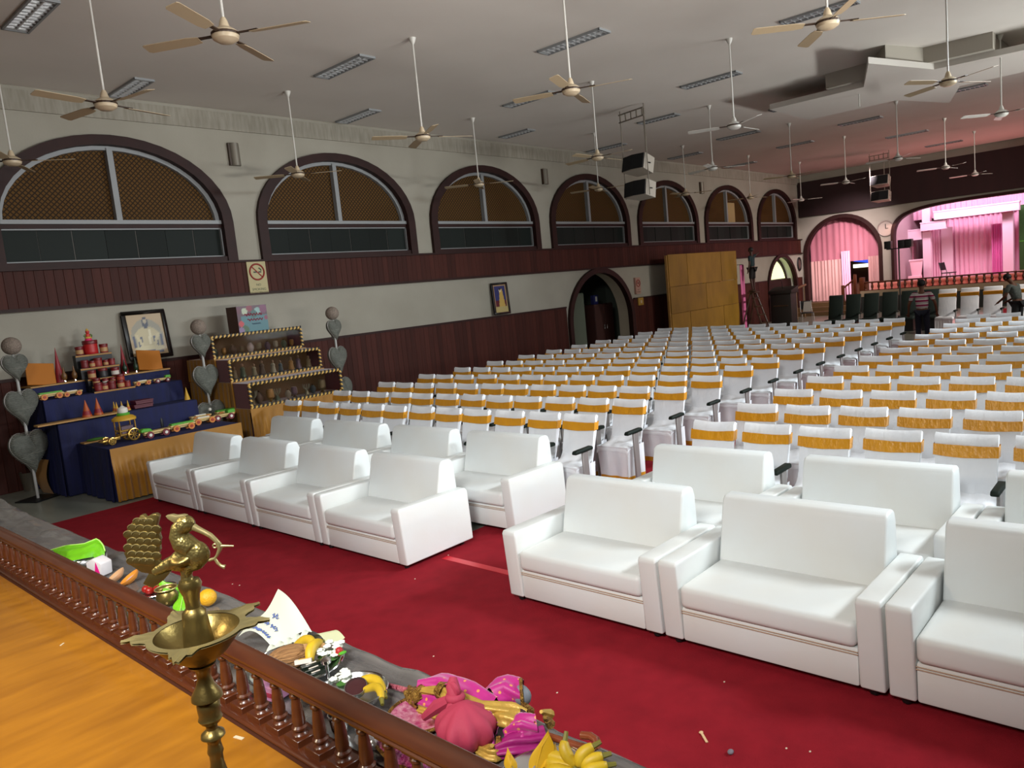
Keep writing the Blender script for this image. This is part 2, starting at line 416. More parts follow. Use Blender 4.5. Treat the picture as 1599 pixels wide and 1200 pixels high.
# far stage platform
g = G(); g.box(36.0, 44, -5, 10.9, 0, .95)
st = struct('stage_floor', g, mat('stage_red_carpet', '#a8443c', .9))
part('fascia_board', G().box(35.95, 36.0, -5, 11.4, .72, .98), mat('cream_board', '#8d7b62', .7), st)
part('lower_facing', G().box(35.97, 36.0, -5, 11.4, 0, .72), mat('dark_facing', '#171c18', .7), st)
part('side_block', G().box(36.0, FX, 10.9, 11.4, 0, .95), mat('dark_facing', '#171c18', .7), st)
for i in range(3):
    part('step', G().box(35.4+.6*i, 37.4 if i < 2 else 40, 11.45, 14.4, .18*i, .18*(i+1)), mat('step_wood', '#5b4326', .6), st)
struct('wall_stage', G().box(43.8, 44, -5, 17, 0, 6.6).box(37.6, 44, 16.9, 17, 0, 6.6).box(37.6, 44, 10.4, 10.5, .5, 6.6).box(37.35, 44, -5, 16.9, 5.6, 5.8), mat('stage_back_wall', '#a88a94', .8))

# ------------------------------------------------------------------ platform under the camera
sf = struct('floor_platform', G().box(-3.5, 1.06, -4, 12, 0, SZ), M_stagew)
part('ledge', G().box(1.06, 1.64, -4, 8.0, 0, SZ-.012), mat('ledge_wood', '#4a2413', .6), sf)
M_scuff = mat('pale_scuff', '#cfc3a6', .8)
g = G(); random.seed(3)
for px, py, s in [(97, 1007, .012), (195, 1008, .008), (222, 927, .008), (373, 1153, .02), (520, 1190, .01)]:
    p = onz(px, py, SZ); a = random.random()*3
    g.obox((p.x, p.y, SZ+.001), (s*math.cos(a), s*math.sin(a), 0), (-s*.3*math.sin(a), s*.3*math.cos(a), 0), (0, 0, .0008))
part('scuff_marks', g, M_scuff, sf, stuff=True)

# ------------------------------------------------------------------ red carpet
t = thing('red_carpet', 'bright red carpet spread over the hall floor and along the aisle', 'carpet')
g = G(); T = .012
g.box(1.66, 5.36, -4.5, 11.35, .001, T); part('front_sheet', g, M_carpet, t)
part('aisle_sheet', G().box(5.36, 34.5, 3.0, 5.72, .001, T), M_carpet, t)
part('side_sheet', G().box(5.36, 6.45, -4.5, 3.0, .001, T), M_carpet, t)
part('seam_tape', G().box(4.62, 4.70, 4.15, 5.40, T, T+.002), mat('red_tape', '#c51c2c', .35), t, label='lighter red shiny tape over the seam')
random.seed(5)
for i, (px, py, ln) in enumerate([(1100, 1154, .05)]):
    p = onz(px, py, T); f = G()
    f.obox((p.x, p.y, T+.004), (.028, .03, 0), (-.005, .0045, 0), (0, 0, .002)); f.ell((p.x+.035, p.y+.038, T+.005), .014, .012, .004, 10, 6)
    tag(part('wooden_spoon', f, mat('pale_spoon', '#d8b48a', .7), smooth=True), 'small pale disposable spoon lying on the red carpet', 'spoon')
p = onz(1141, 1178, T); tag(part('paper_scrap', G().ell((p.x, p.y, T+.012), .02, .016, .012, 9, 6), mat('grey_scrap', '#77707a', .8)), 'small grey crumpled scrap on the carpet near the spoon', 'scrap')
lit = G()
for px, py in [(363, 913), (374, 915), (820, 1175), (1228, 1170), (700, 868), (1131, 1066), (870, 1083), (677, 1026), (1265, 1175), (648, 905)]:
    p = onz(px, py, T); lit.ell((p.x, p.y, T+.003), .008, .006, .003, 6, 4)
o = tag(part('carpet_litter', lit, mat('pale_crumb', '#d9c9b4', .8)), 'tiny pale crumbs scattered over the red carpet', 'litter'); o['kind'] = 'stuff'

# ------------------------------------------------------------------ sofas
def rprof(pts): return pts
def sofa(W, arm, label, loc, group):
    t = thing('sofa', label, 'sofa', loc, 0, group); h = W/2; ih = h-arm
    XY = lambda a, b, dd: (a, dd, b)
    part('base', G().box(.03, .84, -ih, ih, .05, .285), M_leather, t, bevel=.015)
    part('seat_cushion', G().box(0, .66, -ih+.004, ih-.004, .287, .445), M_leather, t, bevel=.04, seg=4)
    prof = [(.565, .43), (.665, .83), (.68, .865), (.71, .885), (.80, .885), (.835, .87), (.86, .80), (.88, .30), (.70, .30)]
    part('backrest', G().prism(prof, XY, -ih+.01, ih-.01), M_leather, t, bevel=.02, seg=3)
    for s in (-1, 1):
        ya, yb = (ih+.002, h-.004) if s > 0 else (-h+.004, -ih-.002)
        poly = [(.025, .05), (-.01, .575), (.005, .60), (.86, .585), (.885, .55), (.90, .05)]
        part('armrest', G().prism(poly, XY, ya, yb), M_leather, t, bevel=.022, seg=3)
    g = G()
    for z in (.262, .247): g.tube([(.026, -ih, z), (.026, ih, z)], .0035, 6)
    part('stitching', g, M_stitch, t, label='double row of beige piping across the front')
    for x in (.08, .80):
        for y in (-h+.08, h-.08): part('foot', G().lathe([(.025, .012), (.03, .06)], 10, (x, y, 0)), M_black, t)
    return t
L1y = [(5.43, 6.815), (6.825, 8.235), (8.245, 9.64), (9.65, 11.02)]
R1y = [(2.715, 4.14), (1.285, 2.705), (-.145, 1.275)]
L2y = [(5.18, 6.59), (6.6, 7.98), (7.99, 9.55), (9.58, 11.0)]
R2y = [(2.62, 4.04), (1.18, 2.60), (-.26, 1.17)]
nm = ['beside the aisle', 'second from the aisle', 'third from the aisle', 'farthest from the aisle']
for lst, x0, arm, txt in ((L1y, 4.2, .125, 'front row left of the aisle'), (L2y, 5.44, .13, 'second row left of the aisle')):
    for i, (a, b) in enumerate(lst):
        sofa(b-a, arm, 'white leatherette sofa, %s, %s' % (txt, nm[i]), (x0, (a+b)/2, T), 'white sofas left of the aisle')
nm2 = ['beside the central aisle', 'in the middle', 'cut by the right edge']
for lst, x0, txt in ((R1y, 4.2, 'front row right of the aisle'), (R2y, 5.44, 'second row right of the aisle')):
    for i, (a, b) in enumerate(lst):
        sofa(b-a, .145, 'white leatherette sofa, %s, %s' % (txt, nm2[i]), (x0, (a+b)/2, T), 'white sofas right of the aisle')

# ------------------------------------------------------------------ covered chairs
def chair_meshes(seed):
    rnd = random.Random(seed); ph = rnd.random()*6; amp = rnd.choice([.005, .009, .011]); k1 = rnd.uniform(18, 30); sl = rnd.uniform(-.9, .9)
    def back(u, v):       # wraps front, over the top, down the rear
        y = -.225+.45*u
        s = v*1.0
        if s < .46:       # front, upwards
            q = s/.46; x = -.155+.135*q; z = .47+.515*q; nx = -1
        elif s < .54:
            a = (s-.46)/.08*PI; x = .008-.028*math.cos(a); z = .985+.018*math.sin(a); nx = 0; q = 1
        else:
            q = 1-(s-.54)/.46; x = .036-.16*(1-q)**1.0; z = .47+.515*q; nx = 1
        wr = amp*math.sin(k1*(z+sl*y)*1.3+ph)*max(0, (q-.55)/.45)+.005*math.sin(9*y+7*z+ph)
        z -= .012*math.sin(PI*u)*(1 if q > .95 else 0)
        return (x+(wr if nx <= 0 else -wr), y*(1-.04*(1-q)), z)
    g = G().grid(back, 8, 22)
    for s in (0, 1):      # cloth sides
        edge = [back(s, v/22) for v in range(23)]
        for i in range(11): g.add([edge[i], edge[i+1], edge[21-i], edge[22-i]], [(0, 1, 2, 3)])
    mb = mesh(g, M_cloth, smooth=True, ang=60)
    SP = [(-.10, .61), (-.125, .56), (-.16, .525), (-.22, .508), (-.31, .500), (-.40, .495), (-.445, .482), (-.463, .455), (-.467, .42)]
    def seat(u, v):
        k = v*(len(SP)-1); i = min(int(k), len(SP)-2); q = k-i; x = SP[i][0]*(1-q)+SP[i+1][0]*q; z = SP[i][1]*(1-q)+SP[i+1][1]*q
        e = abs(2*u-1); wd = .222+.012*min(1, v*2)
        return (x, -wd+2*wd*u, z-.045*e**8*min(1, v*2.2)-.008*math.cos(PI*(u-.5))*math.sin(PI*v)+.004*math.sin(20*u+8*v+ph))
    ms = mesh(G().grid(seat, 14, 16), M_cloth, smooth=True, ang=80)
    def skirt(u, v):
        a = u*3; z = .475-.435*v; wv = .013*math.sin(u*34+ph+.8*math.sin(u*13))*v**.7; tp = 1-.06*v
        if a < 1: p = (-.10-.36*a, .230*tp+wv, z)
        elif a < 2: p = (-.462+.03*v-wv, (.230-.460*(a-1))*tp, z)
        else: p = (-.46+.36*(a-2), -.230*tp-wv, z)
        return p
    mk = mesh(G().grid(skirt, 48, 5), M_cloth, smooth=True, ang=70)
    def hem(u, v):
        p = skirt(u, .86+.14*v); return (p[0]-.003, p[1]*1.006, p[2])
    mh = mesh(G().grid(hem, 48, 1), M_gold, smooth=True, ang=70)
    z0 = rnd.uniform(-.012, .012); g = G()
    def band(u, v):
        s = u*4; z = .918+z0-.092*v; q = (z-.47)/.515
        xf, xr = -.155+.135*q-.017, .036-.16*(1-q)+.014
        zz = z+.006*math.sin(7*u*PI+ph)*(v-.5)
        sag = -.010*math.sin(PI*min(max(s, 0), 1)) if s < 1 else 0
        if s < 1: return (xf-.003*math.sin(25*s+ph), -.233+.466*s, zz+sag)
        if s < 2: return (xf+(xr-xf)*(s-1), .233, zz)
        if s < 3: return (xr, .233-.466*(s-2), zz)
        return (xr+(xf-xr)*(s-3), -.233, zz)
    md = mesh(G().grid(band, 40, 3), M_gold, smooth=True, ang=50)
    return mb, ms, mk, mh, md
M_armpad = mesh(G().prism([(-.545, .645), (-.55, .665), (-.53, .688), (-.24, .692), (-.22, .675), (-.225, .645)], lambda a, b, dd: (a, dd, b), -.312, -.252), M_darkarm, bevel=.01)
M_post = mesh(G().box(-.40, -.30, -.295, -.268, .05, .65), M_alu, bevel=.005, seg=1)
M_ft = mesh(G().box(-.46, -.14, -.31, -.255, .012, .05), M_darkarm, bevel=.008, seg=1)
VAR = [chair_meshes(s) for s in range(6)]
def chair(label, loc, group, v, rz=0):
    t = thing('covered_chair', label, 'chair', loc, rz, group); b = VAR[v]
    ob('backrest', b[0], t); ob('seat', b[1], t); ob('skirt', b[2], t); ob('hem', b[3], t); ob('sash', b[4], t)
    ob('armrest', M_armpad, t); ob('arm_post', M_post, t); ob('arm_foot', M_ft, t)
    return t
def gpost(t):   # second armrest at the wall end
    pass
random.seed(11)
for r in range(13):
    x = 6.96+1.03*r
    for c in range(12):
        y = 5.15+.225+.565*c+(.01 if r else 0)
        chair('white covered chair with gold sash, left block, %s row, %s seat from aisle' % (ORD[r], ORD[c]),
              (x+random.uniform(-.025, .025), y+random.uniform(-.004, .004), 0), 'covered chairs of the left block', random.randrange(6), random.uniform(-.01, .01))
for r in range(13):
    x = 6.9+1.045*r
    for c in range(6):
        y = 3.88-.225-.562*c+(.03*r/12)
        if y < x*.153-.45: continue
        chair('white covered chair with gold sash, right block, %s row, %s seat from aisle' % (ORD[r], ORD[c]),
              (x+random.uniform(-.025, .025), y+random.uniform(-.004, .004), 0), 'covered chairs of the right block', random.randrange(6), random.uniform(-.01, .01))

# high-backed chairs of the last row, some covered, some bare
def tall_chair(label, loc, cov):
    t = thing('tall_chair', label, 'chair', loc, 0, 'tall chairs of the last row')
    m = M_cloth if cov else mat('dark_green_upholstery', '#10211b', .7)
    XY = lambda a, b, dd: (a, dd, b)
    part('backrest', G().prism([(-.22, .46), (-.03, 1.26), (0, 1.28), (.05, 1.27), (.06, 1.24), (-.13, .40)], XY, -.235, .235), m, t, bevel=.02)
    part('seat', G().box(-.62, -.16, -.24, .24, .38, .48), m, t, bevel=.03)
    if cov:
        part('skirt', G().grid(lambda u, v: (-.61-.012*math.sin(u*40)*v, -.24+.48*u, .42-.38*v), 24, 3), m, t, smooth=True)
        part('sash', G().obox((-.062, 0, 1.09), (.028, 0, .006), (0, .242, 0), (-.012, 0, .06)), M_gold, t)
    else: part('pedestal', G().box(-.5, -.1, -.2, .2, .0, .38), M_black, t)
    part('armrest', G().box(-.55, -.18, -.30, -.25, .62, .67), M_darkarm, t, bevel=.01)
    part('arm_post', G().box(-.42, -.34, -.29, -.26, 0, .62), M_alu, t)
for i, y in enumerate((5.72, 5.13, 4.54, 3.95)):
    tall_chair('tall white covered chair with gold sash, last row, %s from the dark ones' % ORD[i], (26, y, .013), True)
for i, y in enumerate((9.35, 8.78, 8.2, 7.62, 7.04, 6.4)):
    tall_chair('bare dark green high-backed chair before the far stage, %s from the left' % ORD[i], (27, y, 0), False)

# ------------------------------------------------------------------ ceiling fans
def fan(label, x, y, a0, nb=4, white=False, zh=5.1):
    t = thing('ceiling_fan', label, 'fan', (x, y, zh), 0, 'ceiling fans of the hall')
    mb = M_fanwhite if white else M_fanw; bl = M_fanwhite if white else M_fanb
    part('rod', G().tube([(0, 0, .10), (0, 0, CZ-zh)], .014, 8), M_fanwhite, t)
    part('canopy', G().lathe([(.02, CZ-zh-.10), (.045, CZ-zh-.05), (.06, CZ-zh)], 14), M_fanwhite, t, smooth=True)
    part('motor', G().lathe([(0, -.075), (.07, -.072), (.115, -.045), (.125, -.015), (.12, .02), (.08, .05), (.05, .065), (.035, .12), (.02, .15)], 20), mb, t, smooth=True)
    part('band', G().lathe([(.127, -.012), (.129, 0), (.127, .012)], 20, cap=False), M_brown, t)
    for i in range(nb):
        a = a0+2*PI*i/nb; c, s = math.cos(a), math.sin(a)
        def P(u, v, z): return (u*c-v*s, u*s+v*c, z)
        bm = G().prism([(.26, -.045), (.36, -.062), (.80, -.068), (.825, -.05), (.825, .05), (.80, .062), (.36, .062), (.26, .045)], lambda u, v, dd: P(u, v, dd-.012+.22*v), -.003, .003)
        b = part('blade', bm, bl, t)
        part('bracket', G().prism([(.10, -.022), (.22, -.018), (.33, -.03), (.33, .03), (.22, .018), (.10, .022)], lambda u, v, dd: P(u, v, dd-.002+.1*v), -.004, .006), M_brown, b)
R_ = math.radians
FANS = [(3.85, 6.72, 32, 4, 0, 'cream four-blade ceiling fan nearest the camera at the top'),
        (3.78, 9.45, 13, 4, 0, 'cream four-blade ceiling fan before the first arched window'),
        (3.75, 13.0, 58, 4, 0, 'cream ceiling fan cut off by the left edge of the picture'),
        (8.58, 6.32, 22, 4, 0, 'beige four-blade ceiling fan hanging in the upper middle of the hall'),
        (9.05, 3.1, 40, 4, 0, 'cream four-blade ceiling fan at the top right corner'),
        (8.57, 9.33, 62, 4, 0, 'cream ceiling fan between the second and third arched windows'),
        (8.45, 12.8, 45, 4, 0, 'cream ceiling fan in front of the second arched window'),
        (13.4, 12.8, 40, 4, 0, 'cream ceiling fan in front of the third arched window'),
        (13.54, 6.37, 116, 3, 1, 'white three-blade ceiling fan left of the hanging ceiling slab'),
        (14.0, 3.0, 60, 4, 0, 'cream ceiling fan under the star-shaped ceiling slab'),
        (13.5, 9.4, 0, 4, 0, 'cream ceiling fan just left of the hanging loudspeakers'),
        (17.97, 12.57, 20, 4, 0, 'small cream ceiling fan before the fourth arched window'),
        (22.8, 12.53, 55, 3, 0, 'small cream ceiling fan before the fifth arched window'),
        (18.24, 9.22, 75, 3, 1, 'white ceiling fan right of the hanging loudspeakers'),
        (23.05, 9.13, 10, 3, 0, 'small ceiling fan above the corner of the two walls'),
        (27.67, 9.1, 122, 3, 1, 'white ceiling fan before the left half of the dark fascia'),
        (23.29, 6.26, 95, 3, 1, 'white ceiling fan lit pink, right of the far loudspeakers'),
        (28.13, 6.16, 111, 3, 1, 'white ceiling fan before the dark fascia above the stage'),
        (32.63, 6.2, 92, 3, 1, 'farthest small ceiling fan before the fascia on the right'),
        (32.2, 12.4, 60, 3, 1, 'far small ceiling fan in the left corner over the arch'),
        (27.62, 12.52, 100, 3, 0, 'small ceiling fan before the sixth arched window'),
        (18.6, 3.05, 15, 3, 1, 'white ceiling fan at the right edge with one bright blade')]
for x, y, a, nb, wh, lab in FANS: fan(lab, x, y, R_(a), nb, wh)

# ------------------------------------------------------------------ recessed ceiling lights
LIGHTS = [(3.72, 11.85, 10.6), (8.47, 11.7, 10.37), (5.97, 14.4, 13.2), (10.78, 14.35, 13.15), (11.04, 8.67, 7.35), (13.32, 11.6, 10.3),
          (15.88, 8.6, 7.3), (15.77, 14.0, 13.0), (13.6, 5.4, 4.2), (18.2, 11.2, 10.1), (23.1, 11.4, 10.1), (20.25, 14.4, 13.1), (24.7, 14.1, 12.9),
          (25.2, 8.4, 7.2), (27.2, 11.2, 10.0), (23.65, 5.4, 4.2), (34.6, 8.25, 7.0), (29.5, 14.3, 13.1), (30.0, 8.4, 7.1), (20.6, 8.62, 7.9)]
lou = mesh(G().box(-.135, .135, -.004, .004, -.03, .0), mat('louvre_metal', '#c4c6c8', .3, .5))
LN = ['above the first fan', 'above the second arched window', 'behind the second fan', 'near the wall over the second window', 'in the upper middle', 'left of the middle fan',
      'left of the ceiling slab', 'by the wall over the third window', 'behind the top right fan', 'above the hanging loudspeakers', 'right of the hanging loudspeakers', 'over the fourth window', 'over the fifth window',
      'below the ceiling slab', 'before the far speaker frame', 'under the slab fan', 'above the dark fascia', 'over the sixth window', 'right of the far speaker frame', 'at the left tip of the slab']
for i, (x, ya, yb) in enumerate(LIGHTS):
    n = max(4, int((ya-yb)/.105)); h = (ya-yb)/2
    t = thing('ceiling_light', 'unlit recessed louvre ceiling light ' + LN[i], 'light', (x, (ya+yb)/2, CZ), 0, 'recessed louvre lights')
    g = G()
    for s in (-1, 1): g.box(s*.15-.015, s*.15+.015, -h, h, -.035, 0); g.box(-.165, .165, s*h-.015, s*h+.015, -.035, 0)
    part('frame', g, M_metal, t)
    part('reflector', G().box(-.14, .14, -h, h, -.006, -.002), mat('louvre_metal', '#c4c6c8', .3, .5), t)
    g = G()
    part('lamp_tube', G().tube([(0, -h+.05, -.02), (0, h-.05, -.02)], .012, 8), mat('tube_glass', '#c8ccd0', .3), t)
    for k in range(n): ob('louvre', lou, t, (0, -h+(k+.5)*2*h/n, 0))

# ------------------------------------------------------------------ star-shaped hanging ceiling slab
t = thing('ceiling_slab', 'white star-shaped slab hanging below the ceiling at the right', 'ceiling feature')
XYZ = lambda a, b, dd: (a, b, dd)
star = [(18.27, 7.68), (18.27, 5.55), (16.2, 4.82), (18.2, 4.15), (18.5, 2.0), (20.7, 2.0), (20.7, 4.2), (22.7, 4.85), (20.7, 5.55), (20.7, 7.68)]
part('slab', G().prism(star, XYZ, 6.18, 6.30), mat('slab_paint', '#c9c4bd', .8), t)
neck = [(18.1, 6.3), (18.05, 5.35), (16.95, 4.72), (18.0, 4.3), (18.15, 3.1), (20.2, 3.1), (20.2, 6.3)]
part('neck', G().prism(neck, XYZ, 6.30, CZ), mat('slab_neck_paint', '#a8a297', .8), t)
part('fan_stub', G().tube([(18.9, 5.85, 6.18), (18.9, 5.85, 5.9)], .014, 6), M_fanwhite, t)

# ------------------------------------------------------------------ hanging loudspeakers
def cluster(label, x, y, w_, zs, rz, zt):
    t = thing('speaker_cluster', 'two white loudspeakers on a hanging steel frame ' + label, 'loudspeakers', (x, y, 0), rz, 'hanging speaker clusters')
    mm = mat('frame_steel', '#857d72', .5, .4); h = w_/2
    for s in (-1, 0, 1): part('rod', G().tube([(.45 if s == 0 else .05, s*(h+.03), CZ-.004), (.45 if s == 0 else .05, s*(h+.03), zs[-1][0]-.2)], .014, 6), mm, t)
    g = G()
    for z in (zt, zt-.18): g.obox((.02, 0, z), (.012, 0, 0), (0, h+.05, 0), (0, 0, .014))
    for k in range(5): g.obox((.02, -h+.5*h*k, zt-.09), (.012, 0, 0), (0, .014, 0), (0, 0, .09))
    part('ladder_truss', g, mm, t)
    for i, (zc, tilt) in enumerate(zs):
        ca, sa = math.cos(tilt), math.sin(tilt)
        def P(a, b, z): return (a*ca-z*sa, b, a*sa+z*ca+zc)
        pl = [(-.02, -h), (-.07, 0), (-.02, h), (.42, h*.72), (.42, -h*.72)]
        s = part('loudspeaker', G().prism(pl, lambda a, b, dd: P(a, b, dd), -.19, .19), mat('speaker_white', '#b8b0a4', .6), t)
        pg = [(-.025, -h+.02), (-.075, 0), (-.025, h-.02), (-.05, h-.02), (-.10, 0), (-.05, -h+.02)]
        part('grille', G().prism(pg, lambda a, b, dd: P(a, b, dd), -.175, .175), mat('black_grille', '#07090d', .8), s)
        part('handle', G().obox(P(.2, -h*.88, 0), (.05, .02, 0), (0, .02, 0), (0, 0, .012)), M_black, s)
cluster('in the middle of the hall', 16.3, 10.3, .74, [(5.30, R_(-14)), (4.68, R_(-9))], R_(-12), 6.52)
cluster('before the far fascia', 33.5, 9.72, .72, [(5.5, R_(-12)), (4.88, R_(-8))], R_(-8), 6.5)

# ------------------------------------------------------------------ wall sconces, signs, pictures
for x, lab in ((8.14, 'between the first two arched windows'), (18.0, 'between the third and fourth arched windows'), (27.6, 'between the fifth and sixth arched windows')):
    t = thing('wall_sconce', 'grey half-round wall sconce ' + lab, 'lamp', (x, WY, 5.75), 0, 'wall sconces')
    part('shade', G().prism([(.11*math.cos(a*PI/10), -.12*math.sin(a*PI/10)) for a in range(11)], XYZ, -.22, .22), mat('sconce_grey', '#7d776c', .45, .4), t, smooth=True)
    part('side_plate', G().box(-.135, -.10, -.06, 0, -.22, .22), M_brown, t)

def text_obj(name, body, size, m, parent, loc, rot, ext=.001, sx=1):
    cu = bpy.data.curves.new(name, 'FONT'); cu.body = body; cu.size = size; cu.extrude = ext; cu.align_x = 'CENTER'; cu.align_y = 'CENTER'
    tmp = bpy.data.objects.new('tmp', cu); COL.objects.link(tmp)
    bpy.context.view_layer.update()
    me = bpy.data.meshes.new_from_object(tmp.evaluated_get(bpy.context.evaluated_depsgraph_get()))
    bpy.data.objects.remove(tmp); me.materials.clear(); me.materials.append(m)
    o = ob(name, me, parent, loc); o.rotation_euler = rot; o.scale = (sx, 1, 1); return o
WROT = (PI/2, 0, 0)
def no_smoking(label, x, z, w_, h_, board, words=True):
    t = thing('no_smoking_sign', label, 'sign', (x, WY-.06, z), 0, 'no smoking signs')
    part('board', G().box(-w_/2, w_/2, -.02, .0 if words else .058, -h_/2, h_/2), board, t)
    rd = mat('sign_red', '#8e1f14', .6); R = w_*.38; zc = h_*.15
    part('ring', G().torus((0, -.024, zc), R, R*.11, 'y', 28, 6), rd, t, smooth=True)
    a = R_(-45); part('slash', G().obox((0, -.026, zc), (R*.93*math.cos(a), 0, R*.93*math.sin(a)), (0, .003, 0), (R*.07*math.sin(-a), 0, R*.07*math.cos(a))), rd, t)
    part('cigarette', G().box(-R*.5, R*.05, -.024, -.02, zc-R*.1, zc+R*.06).box(R*.2, R*.6, -.024, -.02, zc-R*.1, zc+R*.06), M_black, t)
    part('smoke', G().tube([(R*.6, -.022, zc+R*.15), (R*.5, -.022, zc+R*.35), (R*.3, -.022, zc+R*.5)], R*.09, 6), mat('sign_green_grey', '#4d5a45', .7), t)
    text_obj('lettering', 'NO', w_*.16, mat('sign_green_grey', '#4d5a45', .7), t, (0, -.021, -h_*.25), WROT)
    text_obj('lettering', 'SMOKING', w_*.17, mat('sign_green_grey', '#4d5a45', .7), t, (0, -.021, -h_*.39), WROT)
no_smoking('large cream no smoking sign on the plank band below the white pillar', 8.25, 3.29, .42, .66, mat('sign_cream', '#b5aa80', .6))
no_smoking('small reddish no smoking sign right of the arched door', 22.52, 2.26, .30, .56, mat('sign_pinkish', '#b08a7c', .6), False)
t = thing('switch_box', 'yellow switch box under the small sign by the arched door', 'box', (22.6, WY-.05, 1.7))
part('cover', G().box(-.16, .16, -.05, 0, -.12, .14), mat('yellow_box', '#a88330', .6), t, bevel=.01); part('switch', G().box(-.04, .04, -.062, -.05, -.05, .05), M_fanw, t)

def printed(name, W, H, fn, parent, nu=30, nv=36, loc=None, rot=None):
    g = G().grid(lambda u, v: (-W/2+W*u, 0, H*v), nu, nv)
    me = bpy.data.meshes.new(name); me.from_pydata(g.v, [], g.f)
    ca = me.color_attributes.new('Print', 'FLOAT_COLOR', 'POINT')
    for j in range(nv+1):
        for i in range(nu+1): ca.data[j*(nu+1)+i].color = (*lin(fn(i/nu, j/nv)), 1)
    if 'print' not in MC:
        m = bpy.data.materials.new('print'); m.use_nodes = True; N = m.node_tree.nodes; a = N.new('ShaderNodeVertexColor'); a.layer_name = 'Print'
        m.node_tree.links.new(a.outputs[0], N['Principled BSDF'].inputs[0]); N['Principled BSDF'].inputs['Roughness'].default_value = .35; MC['print'] = m
    me.materials.append(MC['print']); o = ob(name, me, parent, loc)
    if rot: o.rotation_euler = rot
    return o
def E(u, v, cu, cv, ru, rv): return ((u-cu)/ru)**2+((v-cv)/rv)**2 < 1
def sage(u, v):
    c = '#a98f68'; a = abs(u-.5)
    if E(u, v, .5, .47, .44, .42): c = '#8b8470'
    hw = .34*min(1, max(0, (.70-v)*6))**.5 if v > .5 else .34-.10*(.5-v)
    if .14 < v < .70 and a < hw: c = '#b5a77e'
    if .12 < v < .46 and .15 < a < .30: c = '#2c3352'
    if .1 < v < .52 and abs(a-(.30-.42*(.52-v))) < .045: c = '#bfb188'
    if E(u, v, .5, .16, .43, .075): c = '#c0b388'
    if E(u, v, .5, .07, .40, .045) or (a > .36 and .2 < v < .5 and a < .42): c = '#2c3352'
    if v < .62 and abs(u-.56-.18*(v-.4)) < .035 and v > .25: c = '#d0c6a2'
    if E(u, v, .5, .79, .085, .14): c = '#20243c'
    if E(u, v, .5, .82, .052, .055): c = '#a5977c'
    return c
def framed(label, x, z0, W, H, lean, fn, mframe, fw_=.07):
    t = thing('framed_picture', label, 'picture', (x, WY-.06-lean, z0), 0, 'framed pictures on the left wall')
    t.rotation_euler = (-math.atan2(lean, H), 0, 0)
    g = G(); g.box(-W/2, W/2, -.03, .02, 0, fw_); g.box(-W/2, W/2, -.03, .02, H-fw_, H); g.box(-W/2, -W/2+fw_, -.03, .02, fw_, H-fw_); g.box(W/2-fw_, W/2, -.03, .02, fw_, H-fw_)
    part('frame', g, mframe, t, bevel=.006, seg=1); part('backing', G().box(-W/2+.01, W/2-.01, 0, .015, .01, H-.01), mframe, t)
    printed('print', W-2*fw_, H-2*fw_, fn, t, loc=(0, -.004, fw_))
framed('large dark framed sepia picture of a seated bearded man, above the blue display', 5.85, 1.90, .78, .90, .12, sage, mat('black_frame', '#16120f', .4))
def robe(u, v):
    c = '#2f3468' if v > .42 else '#5a1f2c'
    if u < .08 or u > .93 or v > .95: c = '#a98b68'
    w_ = .10+.22*(.85-v) if v < .85 else 0
    if abs(u-.58) < w_ and v > .12: c = '#c0a055'
    if E(u, v, .52, .80, .09, .07): c = '#d5c5a8'
    if E(u, v, .52, .84, .08, .04): c = '#221a1a'
    if v < .22: c = '#b3a36e'
    return c
framed('small dark framed picture of a standing robed figure on the white wall', 15.5, 1.88, .64, .88, .05, robe, mat('black_frame', '#16120f', .4), .06)
# far wall picture and clock
t = thing('wall_clock', 'round pale wall clock between the two far arches', 'clock', (FX-.02, 10.62, 3.67))
part('rim', G().torus((0, 0, 0), .33, .035, 'x', 30, 8), mat('clock_rim', '#8b8078', .5), t, smooth=True)
part('face', G().prism([(.32*math.cos(a*PI/16), .32*math.sin(a*PI/16)) for a in range(32)], lambda a, b, dd: (dd, a, b), -.01, .01), mat('clock_face', '#a89c92', .6), t)
part('hand', G().obox((-.02, 0, .1), (.004, 0, 0), (0, .014, 0), (0, 0, .10)), M_black, t); part('hand', G().obox((-.02, -.05, 0), (.004, 0, 0), (0, .06, 0), (0, 0, .012)), M_black, t)
t = thing('oval_picture', 'dark oval framed picture in the far left corner', 'picture', (36.95, WY-.03, 2.45))
part('frame', G().torus((0, 0, 0), .2, .04, 'y', 24, 8, 1.4), M_black, t, smooth=True)
part('print', G().prism([(.2*math.cos(a*PI/10), .28*math.sin(a*PI/10)) for a in range(20)], lambda a, b, dd: (a, dd, b), -.01, .01), mat('dim_print', '#5b4640', .6), t)

# ================================================================== left wall displays
def cloth_front(x0, x1, y, z0, z1, n, amp, band=.12):
    def f(u, v):
        z = z1-(z1-z0)*v; k = 0 if v < band else min(1, (v-band)*6)
        return (x0+(x1-x0)*u, y-.012-amp*k*(1+math.sin(u*n*2*PI+.8*math.sin(u*17))), z)
    return G().grid(f, n*6, 8)
def cloth_side(x, y0, y1, z0, z1, n, amp):
    return G().grid(lambda u, v: (x-.012-amp*(.3+v)*(1+math.sin(u*n*2*PI+math.sin(u*9))), y0+(y1-y0)*u, z1-(z1-z0)*v), n*6, 8)
D1 = thing('stepped_display', 'navy cloth stepped display with mustard front skirt, left wall', 'display stand')
LV = [(3.95, 5.97, 11.62, 12.9, .80), (3.72, 5.92, 12.9, 13.4, 1.16), (3.72, 5.92, 13.4, 13.85, 1.50), (3.72, 5.92, 13.85, 14.36, 1.69)]
